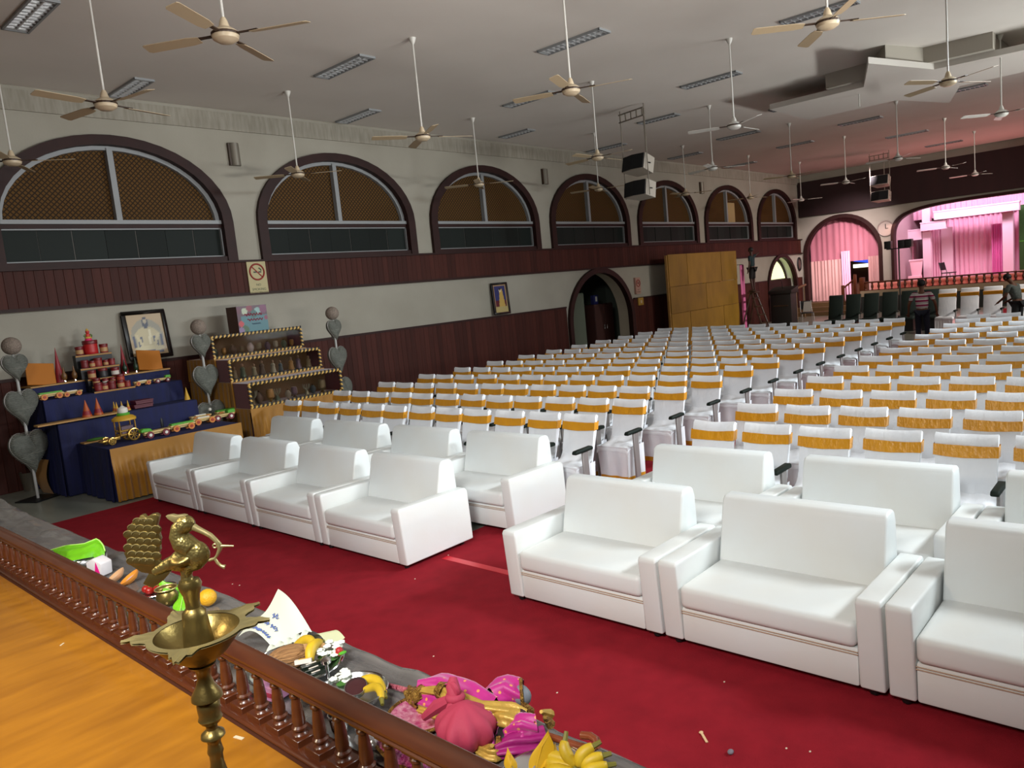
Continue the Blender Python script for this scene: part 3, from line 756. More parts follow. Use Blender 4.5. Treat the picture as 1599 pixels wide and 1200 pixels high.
for i, (xa, xb, ya, yb, z) in enumerate(LV):
    g = G().box(xa, xb, ya, yb, .01, z); part('step_cloth' if i else 'table_cloth', g, M_blue, D1, bevel=.015)
    p = part('side_drape', cloth_side(xa, ya+.01, yb, .02, z-.004, 3 if i else 5, .016), M_blue, D1, smooth=True)
    if i > 1: part('front_drape', cloth_front(xa, xb, ya, LV[i-1][4], z-.004, 7, .008), M_blue, D1, smooth=True)
part('front_skirt', cloth_front(3.95, 5.99, 11.61, .02, .80, 22, .024, .28), M_goldcloth, D1, smooth=True, label='mustard pleated skirt')
part('corner_drape', G().grid(lambda u, v: (3.66-.07*math.sin(v*3)-.05*u, 13.4+.35*u, .55*(1-v)+.02), 8, 8), M_goldcloth, D1, smooth=True, label='mustard corner drape')
part('shelf_board', G().obox((4.05, 12.9, 1.175), (.62, 0, 0), (0, .10, 0), (0, 0, .012)), M_wood, D1); part('shelf_board', G().box(3.70, 5.94, 13.83, 14.36, 1.69, 1.712), M_wood, D1)

def at_y(px, py, y): p = ony(px, py, y); return p
def scale_at(p): return FPX/((p.x*fw[0]+p.y*fw[1]+(p.z-EYE)*fw[2]))
# jars and tins on a stepped black stand
rows = [(13.46, 1.508, [(155, 613, 12), (165, 612, 10), (176, 610, 12), (190, 607, 11), (200, 605, 9)]),
        (13.60, None, [(151, 599, 11), (165, 597, 9), (176, 594, 9), (188, 590, 12)]),
        (13.74, None, [(144, 588, 12), (161, 584, 13), (180, 581, 12)]),
        (13.92, None, [(132, 568, 11), (144, 569, 9), (153, 566, 12), (165, 565, 8), (174, 562, 9)]),
        (14.10, None, [(124, 548, 12), (142, 548, 21), (162, 545, 12)])]
TC = ['#7c1f22', '#8a2a2c', '#6d1a1e', '#a03a26', '#90312a']
STD = thing('stepped_stand', 'black stepped stand holding the red tins, middle of the blue display', 'stand')
cnt = 0
MT_lab = mat('tin_label', '#b08a5a', .5); MT_wh = mat('white_label', '#cfc6bb', .6)
for j, (Y, z, lst) in enumerate(rows):
    zz = max(at_y(px, py, Y).z for px, py, w_ in lst) if z is None else z
    zz = [1.508+.012, 1.60, 1.72, 1.90, 2.12][j]
    xs = []
    for k, (px, py, w_) in enumerate(lst):
        p = at_y(px, py, Y); sc_ = scale_at(p); r = w_/2/sc_*1.02; xs.append(p.x)
        hgt = r*2.1 if j < 3 else r*2.2
        if (j, k) == (4, 1): hgt = r*2.0
        t = thing('tin', 'small red lidded tin, %s row up the black stand, %s from the left' % (ORD[j], ORD[k]), 'tin', (p.x, Y, zz), 0, 'red tins on the black stand')
        m = mat('tin_red_%d' % (cnt % 5), TC[cnt % 5], .45)
        if (j, k) == (4, 1): t['label'] = 'largest bright red tin, on top of the black stand'; m = mat('tin_bright', '#b01a1c', .4)
        if (j, k) == (2, 1): m = mat('tin_dark', '#2c2a2c', .4)
        part('body', G().lathe([(r*.92, 0), (r*.95, hgt*.03), (r*.95, hgt*.72)], 14), m, t, smooth=True)
        part('lid', G().lathe([(r, hgt*.72), (r*1.02, hgt*.76), (r*1.02, hgt*.97), (r*.97, hgt)], 14), mat('lid_red', '#6b1418', .4), t, smooth=True)
        lb = G().grid(lambda u, v: (math.sin(-1.2+2.4*u-.5)*r*.97, -math.cos(-1.2+2.4*u-.5)*r*.97, hgt*(.14+.46*v)), 8, 1)
        part('paper_label', lb, MT_wh if (j, k) in ((2, 2), (1, 1)) else MT_lab if cnt % 2 else m, t, smooth=True)
        cnt += 1
    g = G().box(min(xs)-.1, max(xs)+.09, Y-.07, Y+.075, 1.506, zz)
    part('tread', g, M_black, STD); part('edge', G().box(min(xs)-.1, max(xs)+.09, Y-.078, Y-.07, zz-.03, zz-.005), M_goldcloth, STD)
p = ony(138, 531, 14.10)
t = thing('seated_figurine', 'small red and pink seated figurine on the largest tin', 'figurine', (p.x, 14.10, 2.12+.205))
mr = mat('figurine_red', '#c0342c', .5); mp = mat('figurine_pink', '#e0226c', .5); mg_ = mat('figurine_yellow', '#c8a04a', .5); mgn = mat('figurine_green', '#5a7a3c', .6)
part('base', G().lathe([(.055, 0), (.065, .02), (.05, .06)], 12), mp, t, smooth=True); part('legs', G().ell((0, -.01, .075), .06, .045, .025), mg_, t, smooth=True)
part('torso', G().ell((0, 0, .115), .038, .03, .045), mr, t, smooth=True)
for s in (-1, 1): part('arm', G().tube([(.035*s, 0, .135), (.062*s, -.01, .11), (.045*s, -.03, .085)], .012, 7), mgn, t, smooth=True)
part('head', G().ell((0, -.005, .175), .032, .03, .032), mr, t, smooth=True); part('headdress', G().lathe([(.03, .19), (.02, .215), (.005, .235)], 10), mg_, t, smooth=True)

def cone(label, loc, h, r, m, m2=None, foil=False):
    t = thing('paper_cone', label, 'cone', loc, 0, 'decorated cones on the blue display')
    part('cone', G().lathe([(r, 0), (r*.72, h*.28), (r*.36, h*.64), (.002, h)], 16), m, t, smooth=True)
    part('motif', G().lathe([(r*.86, h*.15), (r*.70, h*.32)], 16, cap=False).v and G().lathe([(r*.90, h*.13), (r*.66, h*.36)], 16, cap=False), m2 or m, t, smooth=True)
M_mar = mat('maroon_paper', '#8a1a24', .5); M_or = mat('orange_paper', '#b0521e', .5); M_foil = mat('gold_foil', '#c09a50', .25, .8); M_ye = mat('yellow_paper', '#c79a2a', .5)
def put(px, py, y, z): p = ony(px, py, y); return (p.x, y, z)
cone('tall maroon cone beside the left orange board', put(95, 600, 14.1, 1.713), .58, .075, M_mar)
cone('tall maroon cone below the big sepia picture', put(193, 568, 14.1, 1.713), .52, .07, M_mar)
cone('orange red cone on the plank, left of the pair', put(136, 648, 12.86, 1.188), .27, .075, M_or, M_mar)
cone('orange red cone on the plank, right of the pair', put(154, 646, 12.92, 1.188), .27, .07, M_or, M_mar)
for i, px in enumerate((179, 183, 191, 201)): cone('small yellow cone behind the coach, %s from the left' % ORD[i], (ony(px, 640, 13.05+.12*(i == 0)).x, 13.05+.12*(i == 0), 1.162), .17, .035, M_ye, M_or)
cone('gold foil cone on the table, left of the pair', (*onz(138, 685, .80).xy, .80), .32, .065, M_foil, M_or)
cone('gold foil cone on the table, right of the pair', (*onz(158, 680, .80).xy, .80), .32, .065, M_foil, M_or)
cone('gold cone at the right end of the blue steps', (5.85, 13.12, 1.162), .22, .05, M_ye, M_ye)
for (px, py), lab in (((67, 592), 'left'), ((237, 568), 'right')):
    p = ony(px, py+17, 14.0)
    t = thing('orange_board', 'orange square board leaning on the %s end of the top shelf' % lab, 'board', (p.x, 14.0, 1.713), 0, 'orange boards on the top shelf')
    t.rotation_euler = (R_(-22), R_(8), 0)
    part('board', G().box(-.21, .21, -.015, .015, 0, .38), mat('orange_board_paint', '#b06806', .6), t, bevel=.004, seg=1)
    part('stand', G().box(-.01, .01, .015, .12, 0, .2), M_wood, t)
for i, (px, py) in enumerate(((101, 592), (117, 590), (196, 582), (213, 579))):
    p = ony(px, py, 13.95); t = thing('small_bottle', 'small dark green bottle with silver foot, %s from the left' % ORD[i], 'bottle', (p.x, 13.95, 1.713), 0, 'small bottles on the top shelf')
    part('foot', G().lathe([(.022, 0), (.018, .03)], 10), M_chrome, t, smooth=True)
    part('body', G().lathe([(.018, .03), (.04, .06), (.042, .12), (.02, .16), (.012, .22), (.008, .25)], 12), mat('bottle_amber', '#6b4a26', .4) if i < 2 else mat('bottle_green', '#16301c', .4), t, smooth=True)

# toy trucks
M_toyw = mat('toy_cream', '#c9ae72', .5); M_toyg = mat('toy_green', '#4f9e2c', .5); M_toyo = mat('toy_orange', '#c8782c', .5); M_toym = mat('toy_maroon', '#6d1424', .5); M_toyr = mat('toy_red_hub', '#a02e18', .5); M_toywh = mat('toy_white', '#d9d6cc', .5)
def truck(label, loc, kind, rz=0, s=1.0):
    t = thing('toy_truck', label, 'toy', loc, rz, 'wooden toy trucks'); t.scale = (s, s, s)
    part('bed', G().box(-.2, .2, -.06, .06, .075, .105), M_toyw, t, bevel=.006, seg=1); part('chassis', G().box(-.19, .19, -.03, .03, .05, .075), M_toyw, t)
    if kind == 'cab': part('cab', G().prism([(.08, .105), (.08, .14), (.11, .165), (.2, .16), (.22, .105)], lambda a, b, dd: (a, dd, b), -.055, .055), M_toyg, t, bevel=.006, seg=1)
    elif kind == 'cabl': part('cab', G().prism([(-.24, .105), (-.24, .14), (-.2, .16), (-.1, .15), (-.06, .105)], lambda a, b, dd: (a, dd, b), -.055, .055), M_toyg, t, bevel=.006, seg=1)
    elif kind == 'green': part('load', G().box(-.18, .18, -.05, .05, .105, .13), M_toyg, t)
    else: part('load', G().box(-.1, .1, -.03, .03, .105, .12), M_toywh, t)
    wm, hm = (M_toym, M_toywh) if kind.startswith('cab') else (M_toyo, M_toyr)
    for x in (-.12, .12):
        for y in (-.075, .075):
            wv = part('wheel', G().prism([(x+.052*math.cos(a*PI/9), .052+.052*math.sin(a*PI/9)) for a in range(18)], lambda a, b, dd: (a, dd, b), y-.012, y+.012), wm, t)
            part('hub', G().prism([(x+.024*math.cos(a*PI/6), .052+.024*math.sin(a*PI/6)) for a in range(12)], lambda a, b, dd: (a, dd, b), y+(-.018 if y < 0 else .012), y+(-.012 if y < 0 else .018)), hm, wv)
def tz(px, py, z): p = onz(px, py, z); return (p.x, min(p.y, 12.76), z)
truck('toy truck with green nose and maroon wheels, right of the gold coach', tz(245, 682, .802), 'cabl')
truck('toy wagon with green load and orange wheels, front row middle', tz(285, 672, .802), 'green')
truck('flat toy wagon with orange wheels, front row of the blue table', tz(318, 662, .802), 'flat')
truck('toy truck with green cab and maroon wheels at the table end', tz(348, 656, .802), 'cab')
truck('flat toy wagon with a white stone, back row left', tz(292, 655, .802), 'flat', 0, .9)
truck('green loaded toy wagon, back row right on the blue table', tz(322, 647, .802), 'green', 0, .9)
truck('green loaded toy wagon on the left blue step', put(81, 630, 13.5, 1.502), 'green', 0, .9)
truck('flat toy wagon on the left blue step, nearer the tins', put(114, 624, 13.5, 1.502), 'flat', 0, .75)
truck('flat toy wagon on the right blue step, nearer the tins', put(224, 610, 13.5, 1.502), 'flat', 0, .72)
truck('toy truck with green cab on the right blue step', put(254, 604, 13.5, 1.502), 'cab', 0, .72)
p = tz(288, 650, .802); tag(part('white_stone', G().ell((p[0], p[1]+.02, .802+.16), .03, .03, .03, 10, 6), M_toywh, None, smooth=True), 'small white ball standing behind the toy wagons', 'ball')
tag(part('ball_stand', G().lathe([(.04, .802), (.02, .82), (.02, .93)], 8, (p[0], p[1]+.02, 0)), M_black), 'thin dark stand under the small white ball', 'stand')
# golden coach
p = tz(196, 690, .802)
t = thing('toy_coach', 'ornate golden toy coach with domed roof on the blue table', 'toy', p, R_(8))
part('body', G().box(-.10, .16, -.08, .08, .10, .13).box(-.10, .16, -.08, .08, .16, .19), M_foil, t, bevel=.006, seg=1)
part('front_deck', G().prism([(-.10, .06), (-.10, .11), (-.36, .09), (-.38, .06)], lambda a, b, dd: (a, dd, b), -.07, .07), M_foil, t, bevel=.008)
for x in (-.09, .15):
    for y in (-.07, .07): part('post', G().tube([(x, y, .10), (x, y, .33)], .011, 7), M_foil, t)
part('seat', G().box(-.06, .12, -.06, .06, .13, .24), mat('coach_violet', '#5d4a55', .6), t)
part('roof', G().lathe([(.17, .33), (.17, .36), (.13, .39), (.07, .41)], 18, (.03, 0, 0)), M_ye, t, smooth=True)
part('garland', G().torus((.03, 0, .42), .075, .022, 'z', 18, 7), M_toyg, t, smooth=True); part('finial', G().lathe([(.06, .42), (.075, .46), (.07, .51), (.03, .53), (.0, .56)], 14, (.03, 0, 0)), M_toywh, t, smooth=True)
for x, r in ((.10, .10), (-.24, .06)):
    for y in (-.095, .095):
        wv = part('wheel', G().torus((x, y, r), r*.85, r*.15, 'y', 20, 7), M_foil, t, smooth=True)
        g = G()
        for a in range(8): g.obox((x+r*.42*math.cos(a*PI/4), y, r+r*.42*math.sin(a*PI/4)), (r*.4*math.cos(a*PI/4), 0, r*.4*math.sin(a*PI/4)), (0, .006, 0), (-.006*math.sin(a*PI/4), 0, .006*math.cos(a*PI/4)))
        part('spokes', g, M_foil, wv)
p = tz(152, 690, .802); t = thing('leaf_tray', 'small green leafy tray left of the golden coach', 'tray', (p[0], p[1]+.05, .802)); part('tray', G().box(-.2, .2, -.09, .09, 0, .02), M_wood, t); part('leaves', G().ell((0, 0, .035), .14, .07, .025, 12, 6), mat('leaf_dark', '#3c6a24', .6), t, smooth=True)
for i, (zz, w_) in enumerate(((1.17, .30), (1.235, .28))):
    x = ony(222, 645, 13.1).x; t = thing('maroon_box', '%s maroon flat box of the stack behind the coach' % ('lower', 'upper')[i], 'box', (x+.02*i, 13.1, zz), 0, 'maroon boxes')
    part('tray', G().box(-w_/2, w_/2, -.12, .12, 0, .04), mat('maroon_box', '#571428', .5), t, bevel=.004, seg=1); part('lid', G().box(-w_/2-.005, w_/2+.005, -.125, .125, .04, .06), mat('maroon_box', '#571428', .5), t)
for i, (px, py) in enumerate(((216, 676), (226, 674), (262, 668))):
    p = tz(px, py, .802); t = thing('dark_bottle', 'dark slim bottle behind the toy trucks, %s from the left' % ORD[i], 'bottle', (p[0], p[1]+.22, .802), 0, 'dark bottles behind the trucks')
    part('body', G().lathe([(.03, 0), (.032, .02), (.03, .13), (.012, .17)], 12), M_black, t, smooth=True); part('neck', G().lathe([(.012, .17), (.010, .24)], 8), M_chrome, t, smooth=True)

# glass case display
D2 = thing('case_table', 'mustard skirted tiered table under the three glass cases', 'table')
part('top', G().box(6.5, 8.5, 12.2, 14.3, .84, .90), M_goldcloth, D2); part('front_skirt', cloth_front(6.5, 8.5, 12.2, .02, .90, 24, .014, .2), M_goldcloth, D2, smooth=True)
part('side_skirt', cloth_side(6.5, 12.2, 14.3, .02, .90, 14, .012), M_goldcloth, D2, smooth=True)
part('riser', G().box(6.5, 8.45, 12.75, 14.3, .90, 1.36), M_goldcloth, D2); part('riser', G().box(6.5, 8.42, 13.25, 14.3, 1.36, 1.78), M_goldcloth, D2)
part('side_skirt', cloth_side(6.49, 12.8, 14.3, .91, 1.36, 9, .012), M_goldcloth, D2, smooth=True); part('side_skirt', cloth_side(6.49, 13.3, 14.3, 1.37, 1.78, 6, .012), M_goldcloth, D2, smooth=True)
M_case_in = mat('case_brown_lining', '#6b4a28', .7); M_glass = mat('clear_glass', '#ffffff', .02, trans=1, spec=.5); M_glass.node_tree.nodes['Principled BSDF'].inputs['IOR'].default_value = 1.08
def braid(g, a, b, r, n):
    a, b = Vector(a), Vector(b); d = (b-a)/n
    for i in range(n):
        g.mi = i % 2; q = (b-a).normalized(); s = Vector((0, 1, 0)); u = q.cross(s)
        g.obox(a+d*(i+.5)+u*(.004 if i % 2 else -.004), d*.5+u*.012, s*r, u*r)
    g.mi = 0
cases = [(12.22, 12.74, .905, 1.345, 'lowest', 1.36), (12.80, 13.24, 1.365, 1.765, 'middle', 1.36), (13.32, 13.85, 1.785, 2.20, 'top', 1.8)]
for ci, (ya, yb, za, zb, nm_, _) in enumerate(cases):
    xa, xb = 6.52, 8.44-.02*ci
    t = thing('glass_case', '%s maroon glass fronted showcase with gold and black braid trim' % nm_, 'showcase', (0, 0, 0), 0, 'glass showcases')
    sl = .05
    g = G(); g.box(xa, xb, ya, yb, za, za+.03); part('floor_panel', g, M_redvel, t); part('top_panel', G().box(xa, xb, ya, yb, zb-.02, zb), M_redvel if ci < 2 else M_case_in, t)
    part('back_panel', G().box(xa, xb, yb-.02, yb, za+.03, zb-.02), M_case_in, t)
    for x in (xa, xb-.02): part('side_panel', G().box(x, x+.02, ya, yb-.02, za+.03, zb-.02), M_redvel, t)
    part('pane', G().box(xa+.025, xb-.025, ya+.02, ya+.026, za+.035, zb-.025), M_glass, t)
    g = G(); nb = 46
    braid(g, (xa, ya-.012, za+.02), (xb, ya-.012, za+.02), .018, nb); braid(g, (xa, ya-.012, zb-.015), (xb, ya-.012, zb-.015), .018, nb)
    braid(g, (xa+.015, ya-.012, za+.04), (xa+.015, ya-.012, zb-.035), .018, 9); braid(g, (xb-.015, ya-.012, za+.04), (xb-.015, ya-.012, zb-.035), .018, 9)
    part('braid_trim', g, [mat('braid_gold', '#c8a04c', .4), mat('braid_black', '#14100c', .6)], t, label='twisted gold and black braid')
random.seed(21)
FC = ['#7d6a4a', '#58614c', '#8f8468', '#5f4a3a', '#9a8f7a', '#4f5a5c', '#a3763c', '#6e5560']
def figurine(label, loc, h, col, grp):
    t = thing('figurine', label, 'figurine', loc, random.uniform(-.5, .5), grp); m = mat('fig_'+col, col, .5); r = h*.24
    part('robe', G().lathe([(r, 0), (r*.9, h*.1), (r*.62, h*.45), (r*.72, h*.62), (r*.35, h*.74)], 10), m, t, smooth=True)
    part('head', G().ell((0, 0, h*.85), r*.42, r*.42, h*.13, 9, 6), mat('fig_skin', '#9c7b5c', .5), t, smooth=True)
    part('base', G().lathe([(r*1.2, 0), (r*1.2, .012)], 10), M_black, t)
for k in range(9): figurine('small draped figurine in the middle showcase, %s from the left' % ORD[k], (6.72+.195*k, 13.0+.06*(k % 2), 1.396), random.uniform(.22, .29), FC[k % 8], 'figurines in the middle showcase')
def vase(label, loc, h, col, grp, k):
    t = thing('ornament', label, 'ornament', loc, 0, grp); m = mat('orn_'+col, col, .35, .3); r = h*.34
    if k % 3 == 0: part('body', G().lathe([(r*.5, 0), (r*.9, h*.3), (r, h*.55), (r*.6, h*.82), (r*.3, h*.95)], 12), m, t, smooth=True); part('lid', G().lathe([(r*.35, h*.95), (r*.1, h*1.05), (0, h*1.1)], 8), M_foil, t, smooth=True)
    elif k % 3 == 1:
        part('foot', G().lathe([(r*.6, 0), (r*.2, h*.12)], 10), M_foil, t); part('body', G().lathe([(r*.2, h*.12), (r*.85, h*.35), (r*.9, h*.8), (r*.7, h)], 12), m, t, smooth=True)
    else:
        part('trunk', G().lathe([(r*.8, 0), (r*.3, h*.4)], 9), m, t, smooth=True)
        for a in range(5): part('branch', G().tube([(0, 0, h*.35), (r*.9*math.cos(a*1.26), r*.5*math.sin(a*1.26), h*.7), (r*1.1*math.cos(a*1.26), r*.6*math.sin(a*1.26), h)], r*.14, 6), mat('orn_silver', '#9a957f', .3, .6), t, smooth=True)
XS = [6.72, 6.86, 7.06, 7.22, 7.42, 7.58, 7.82, 7.98, 8.16]
for k, x in enumerate(XS): vase('dull metal ornament in the lowest showcase, %s from the left' % ORD[k], (x, 12.46+.04*(k % 2), .936), random.uniform(.16, .24), FC[(k*3) % 8], 'ornaments in the lowest showcase', k+2)
for k in range(10):
    x = 6.68+.18*k; t = None
    vase('small pot in the top showcase, %s from the left' % ORD[k], (x, 13.55, 1.816), random.uniform(.13, .2), FC[(k*5+1) % 8] if k != 4 else '#c9b8b4', 'pots in the top showcase', k % 2)
# printed box on the top case
pa, pb = ony(374, 520, 13.45), ony(424, 478, 13.45)
t = thing('printed_box', 'floral printed box with turquoise label standing on the top showcase', 'box', (0, 0, 0))
x0, x1, z0, z1 = pa.x, pa.x+.62, 2.202, 2.70
part('carton', G().box(x0, x1, 13.45, 13.85, z0, z1), mat('carton_brown', '#4b3228', .7), t)
def floral(u, v):
    c = '#3f6f78' if (v < .62 and u > .12) or v > 1 else '#50303f'
    for (a, b, r, cc) in ((.25, .8, .10, '#a9b39a'), (.68, .78, .11, '#7fa3a0'), (.88, .85, .13, '#6d2f55'), (.42, .9, .1, '#7a1f36'), (.05, .85, .1, '#5b2038'), (.1, .33, .09, '#b0343c'), (.22, .12, .12, '#3a5a3a'), (.08, .08, .1, '#7a6488'), (.95, .5, .07, '#7a2a48'), (.55, .68, .12, '#2d5a58')):
        if (u-a)**2+((v-b)*.8)**2 < r*r: c = cc
    return c
printed('label_print', x1-x0, z1-z0, floral, t, 40, 30, ((x0+x1)/2, 13.446, z0))
M_ink = mat('crimson_ink', '#8f1238', .6)
def scrawl(parent, name, pts_fn, n, r, m):
    return part(name, G().tube([pts_fn(i/n) for i in range(n+1)], r, 5), m, parent)
scrawl(t, 'lettering', lambda q: (x0+.15+.36*q, 13.442, z0+.33+.018*math.sin(q*38)+.01*math.sin(q*91)), 90, .0055, M_ink)
scrawl(t, 'lettering', lambda q: (x0+.20+.32*q, 13.442, z0+.23+.016*math.sin(q*33)+.01*math.sin(q*80)), 90, .0055, M_ink)
scrawl(t, 'lettering', lambda q: (x0+.28+.18*q, 13.442, z0+.15+.01*math.sin(q*30)), 60, .004, mat('navy_ink', '#2a3558', .6))

# ------------------------------------------------------------------ wire heart stands
def heart_grid(W, Hh, D):
    def pt(tt): return 16*math.sin(tt)**3/17*W/2, ((13*math.cos(tt)-5*math.cos(2*tt)-2*math.cos(3*tt)-math.cos(4*tt))+2.5)/15*Hh/2
    g = G()
    for s in (-1, 1):
        g.grid(lambda u, v: (pt(2*PI*u)[0]*math.sin(v*PI/2), s*D*math.cos(v*PI/2)**.8, pt(2*PI*u)[1]*math.sin(v*PI/2)), 40, 7, True)
    rim = G().tube([(*(lambda q: (q[0], 0, q[1]))(pt(2*PI*i/48)),) for i in range(49)], .008, 6, cap=False)
    wires = G()
    zs = [Hh*(-.48+.93*i/22) for i in range(23)]
    P_ = [pt(2*PI*i/160) for i in range(160)]
    for z in zs:
        xs = [p[0] for p in P_ if abs(p[1]-z) < Hh*.03]
        if not xs: continue
        w_ = max(abs(x) for x in xs)
        for s in (-1, 1):
            wires.tube([(w_*math.sin(a), s*(D*math.cos(a)*max(.15, 1-abs(z/Hh)*1.2)+.004), z) for a in [(-PI/2+PI*i/8) for i in range(9)]], .0035, 4, cap=False)
    return g, rim, wires
hz = [ony(23, 575, 13.37).z, ony(35, 637, 13.37).z, ony(46, 706, 13.37).z]
bz = ony(15, 541, 13.37).z
HS = [(.44, .42, .11), (.58, .56, .13), (.68, .66, .15)]
hm = []
for W, Hh, D in HS:
    g, rim, wires = heart_grid(W, Hh, D); hm.append((mesh(g, M_wire, smooth=True, ang=75), mesh(rim, M_alu, smooth=True), mesh(wires, mat('light_wire', '#9b9d93', .5, .3))))
def heart_stand(label, x, y, rz):
    t = thing('heart_stand', label, 'stand', (x, y, 0), rz, 'wire heart stands')
    part('pole', G().tube([(0, 0, .02), (0, 0, bz)], .022, 10), mat('pole_white', '#a9a9a6', .5), t, smooth=True)
    part('base_plate', G().box(-.22, .22, -.22, .22, 0, .02), M_black, t)
    part('ball', G().ell((0, 0, bz), .135, .135, .135, 20, 12), mat('woven_ball', '#8f8175', .8, noise=(40, '#6e6258', .8, U1), bump=(60, .8, U1)), t, smooth=True)
    for (a, b, c), z in zip(hm, hz):
        h = ob('heart', a, t, (0, 0, z)); ob('rim', b, h); ob('wires', c, h)
    return t
heart_stand('grey wire heart stand with ball top at the left edge', 3.42, 13.37, R_(25))
heart_stand('grey wire heart stand between the blue display and the glass cases', 6.20, 13.05, R_(20))
heart_stand('grey wire heart stand right of the glass cases', 9.0, 13.05, R_(20))
p = onz(48, 764, 0); t = thing('waste_bin', 'dull metal bin on the floor behind the left heart stand', 'bin', (p.x, p.y-.1, 0))
part('body', G().lathe([(.12, 0), (.15, .30), (.155, .31), (.145, .30), (.11, .02)], 18, cap=False), mat('bin_metal', '#6e685c', .45, .5), t, smooth=True); part('bottom', G().lathe([(.12, 0), (.12, .02)], 18), mat('bin_metal', '#6e685c', .45, .5), t); part('handle', G().torus((0, 0, .30), .14, .008, 'x', 18, 6), M_chrome, t, smooth=True)

# ================================================================== store room behind the arched door
def cabinet(name, label, x0, x1, y0, y1, h, m, doors=2):
    t = thing(name, label, 'cabinet'); part('body', G().box(x0, x1, y0, y1, .05, h), m, t, bevel=.01); part('plinth', G().box(x0+.02, x1-.02, y0+.02, y1, 0, .05), M_black, t)
    for i in range(doors):
        a = x0+(x1-x0)*i/doors; b = x0+(x1-x0)*(i+1)/doors
        dd = part('door', G().box(a+.01, b-.01, y0-.02, y0, .08, h-.03), m, t, bevel=.005, seg=1); part('handle', G().tube([((b-.08) if i == 0 else a+.08, y0-.045, h*.5), ((b-.08) if i == 0 else a+.08, y0-.045, h*.58)], .012, 6), M_chrome, dd)
cabinet('steel_cabinet', 'tall grey green steel cupboard inside the arched door', 18.9, 20.9, 15.6, 16.2, 2.2, mat('steel_grey_green', '#6a7264', .5))
cabinet('brown_cabinet', 'dark brown cupboard inside the arched door on the right', 21.4, 22.5, 15.55, 16.1, 1.75, mat('cupboard_brown', '#43221d', .6))
for x, z, lab in ((20.1, 2.202, 'on the steel cupboard'), (21.8, 1.752, 'on the brown cupboard')):
    t = thing('blue_pack', 'blue and white pack standing ' + lab, 'box', (x, 15.8, z), 0, 'blue packs in the store room'); part('pack', G().box(-.12, .12, -.08, .08, 0, .32), mat('pack_blue', '#2a2f6e', .5), t, bevel=.01); part('front_print', G().box(-.05, .05, -.085, -.08, .1, .27), M_toywh, t)
t = thing('pink_cloth_heap', 'pale pink cloth heap on the steel cupboard', 'cloth', (19.6, 15.85, 2.202)); part('cloth', G().ell((0, 0, .125), .28, .18, .12, 12, 7), mat('dusty_pink', '#b08f93', .8), t, smooth=True)

# ================================================================== plywood partition, ladder, clutter
t = thing('plywood_partition', 'tall gold brown plywood partition standing against the left wall', 'partition')
XA, XB, PY = 23.5, 28.75, 13.8
for i in range(4):
    for j in range(3):
        a = XA+(XB-XA)*i/4; b = XA+(XB-XA)*(i+1)/4; zz = [0, 1.15, 2.1, 3.23]
        part('panel', G().box(a+.006, b-.006, PY-.03-.008*((i+j) % 2), PY, zz[j]+.006, zz[j+1]-.006), M_ply, t)
g = G()
for i in range(5): a = XA+(XB-XA)*i/4; g.box(a-.05, a+.05, PY, PY+.08, 0, 3.2)
part('studs', g, M_wood, t)
t = thing('step_ladder', 'dark wooden step ladder under the man at the partition', 'ladder', (28.95, 13.2, 0))
g = M_brown
for s in (-1, 1):
    part('rail', G().tube([(s*.32, -.45, 0), (s*.2, 0, 1.5)], .035, 6), M_brown, t); part('rail', G().tube([(s*.32, .45, 0), (s*.2, .05, 1.5)], .03, 6), M_brown, t)
for k in range(4): z = .3+.33*k; part('rung', G().box(-.32+.025*k, .32-.025*k, -.45*(1-z/1.5)-.06, -.45*(1-z/1.5)+.06, z-.02, z+.02), M_brown, t)
part('top_step', G().box(-.25, .25, -.14, .16, 1.5, 1.54), M_brown, t)
pk = mat('bright_pink_cloth', '#d86aa0', .6)
t = thing('pink_curtain_strip', 'narrow bright pink cloth strip hanging at the partition end', 'cloth', (28.95, 13.64, 0)); part('strip', G().grid(lambda u, v: (-.18+.36*u, .03*math.sin(u*14), 2.6*v+.05), 12, 4), pk, t, smooth=True)
t = thing('hang_rail', 'thin rail carrying the pink cloth strip', 'rail', (28.95, 13.74, 0)); part('rod', G().tube([(-.19, 0, 2.66), (.25, 0, 2.66)], .012, 6), M_black, t); part('post', G().tube([(.23, 0, 0), (.23, 0, 2.66)], .015, 6), M_black, t)
# dark lectern and tubular chairs
t = thing('dark_lectern', 'dark lectern with sloping top near the lit arched window', 'lectern', (30.1, 12.5, 0))
mk_ = mat('lectern_dark', '#17120f', .6)
part('body', G().box(-.3, .3, -.42, .42, 0, 1.35), mk_, t, bevel=.01); part('top', G().prism([(-.35, 1.35), (-.35, 1.48), (.35, 1.62), (.35, 1.35)], lambda a, b, dd: (a, dd, b), -.48, .48), mk_, t, bevel=.01); part('shelf', G().box(-.32, -.3, -.3, .3, .85, .9), M_brown, t)
part('microphone', G().tube([(0, 0, 1.5), (-.1, 0, 1.85), (-.22, 0, 1.92)], .012, 6), M_black, t)
def tube_chair(label, loc, rz, seatm, back=True, s=1):
    t = thing('tubular_chair', label, 'chair', loc, rz, 'metal framed chairs'); t.scale = (s, s, s)
    g = M_alu if s == 1 else M_black
    for sy in (-1, 1):
        part('leg', G().tube([(-.25, sy*.23, 0), (-.18, sy*.22, .45)], .013, 7), g, t); part('leg', G().tube([(.26, sy*.23, 0), (.16, sy*.22, .45)], .013, 7), g, t)
        part('back_rail', G().tube([(.16, sy*.22, .45), (.28, sy*.21, .95)], .013, 7), g, t)
    part('seat', G().box(-.26, .2, -.23, .23, .44, .48), seatm, t, bevel=.018); part('backrest', G().obox((.25, 0, .76), (.012, 0, .003), (0, .22, 0), (.045, 0, .17)), seatm, t, bevel=.01)
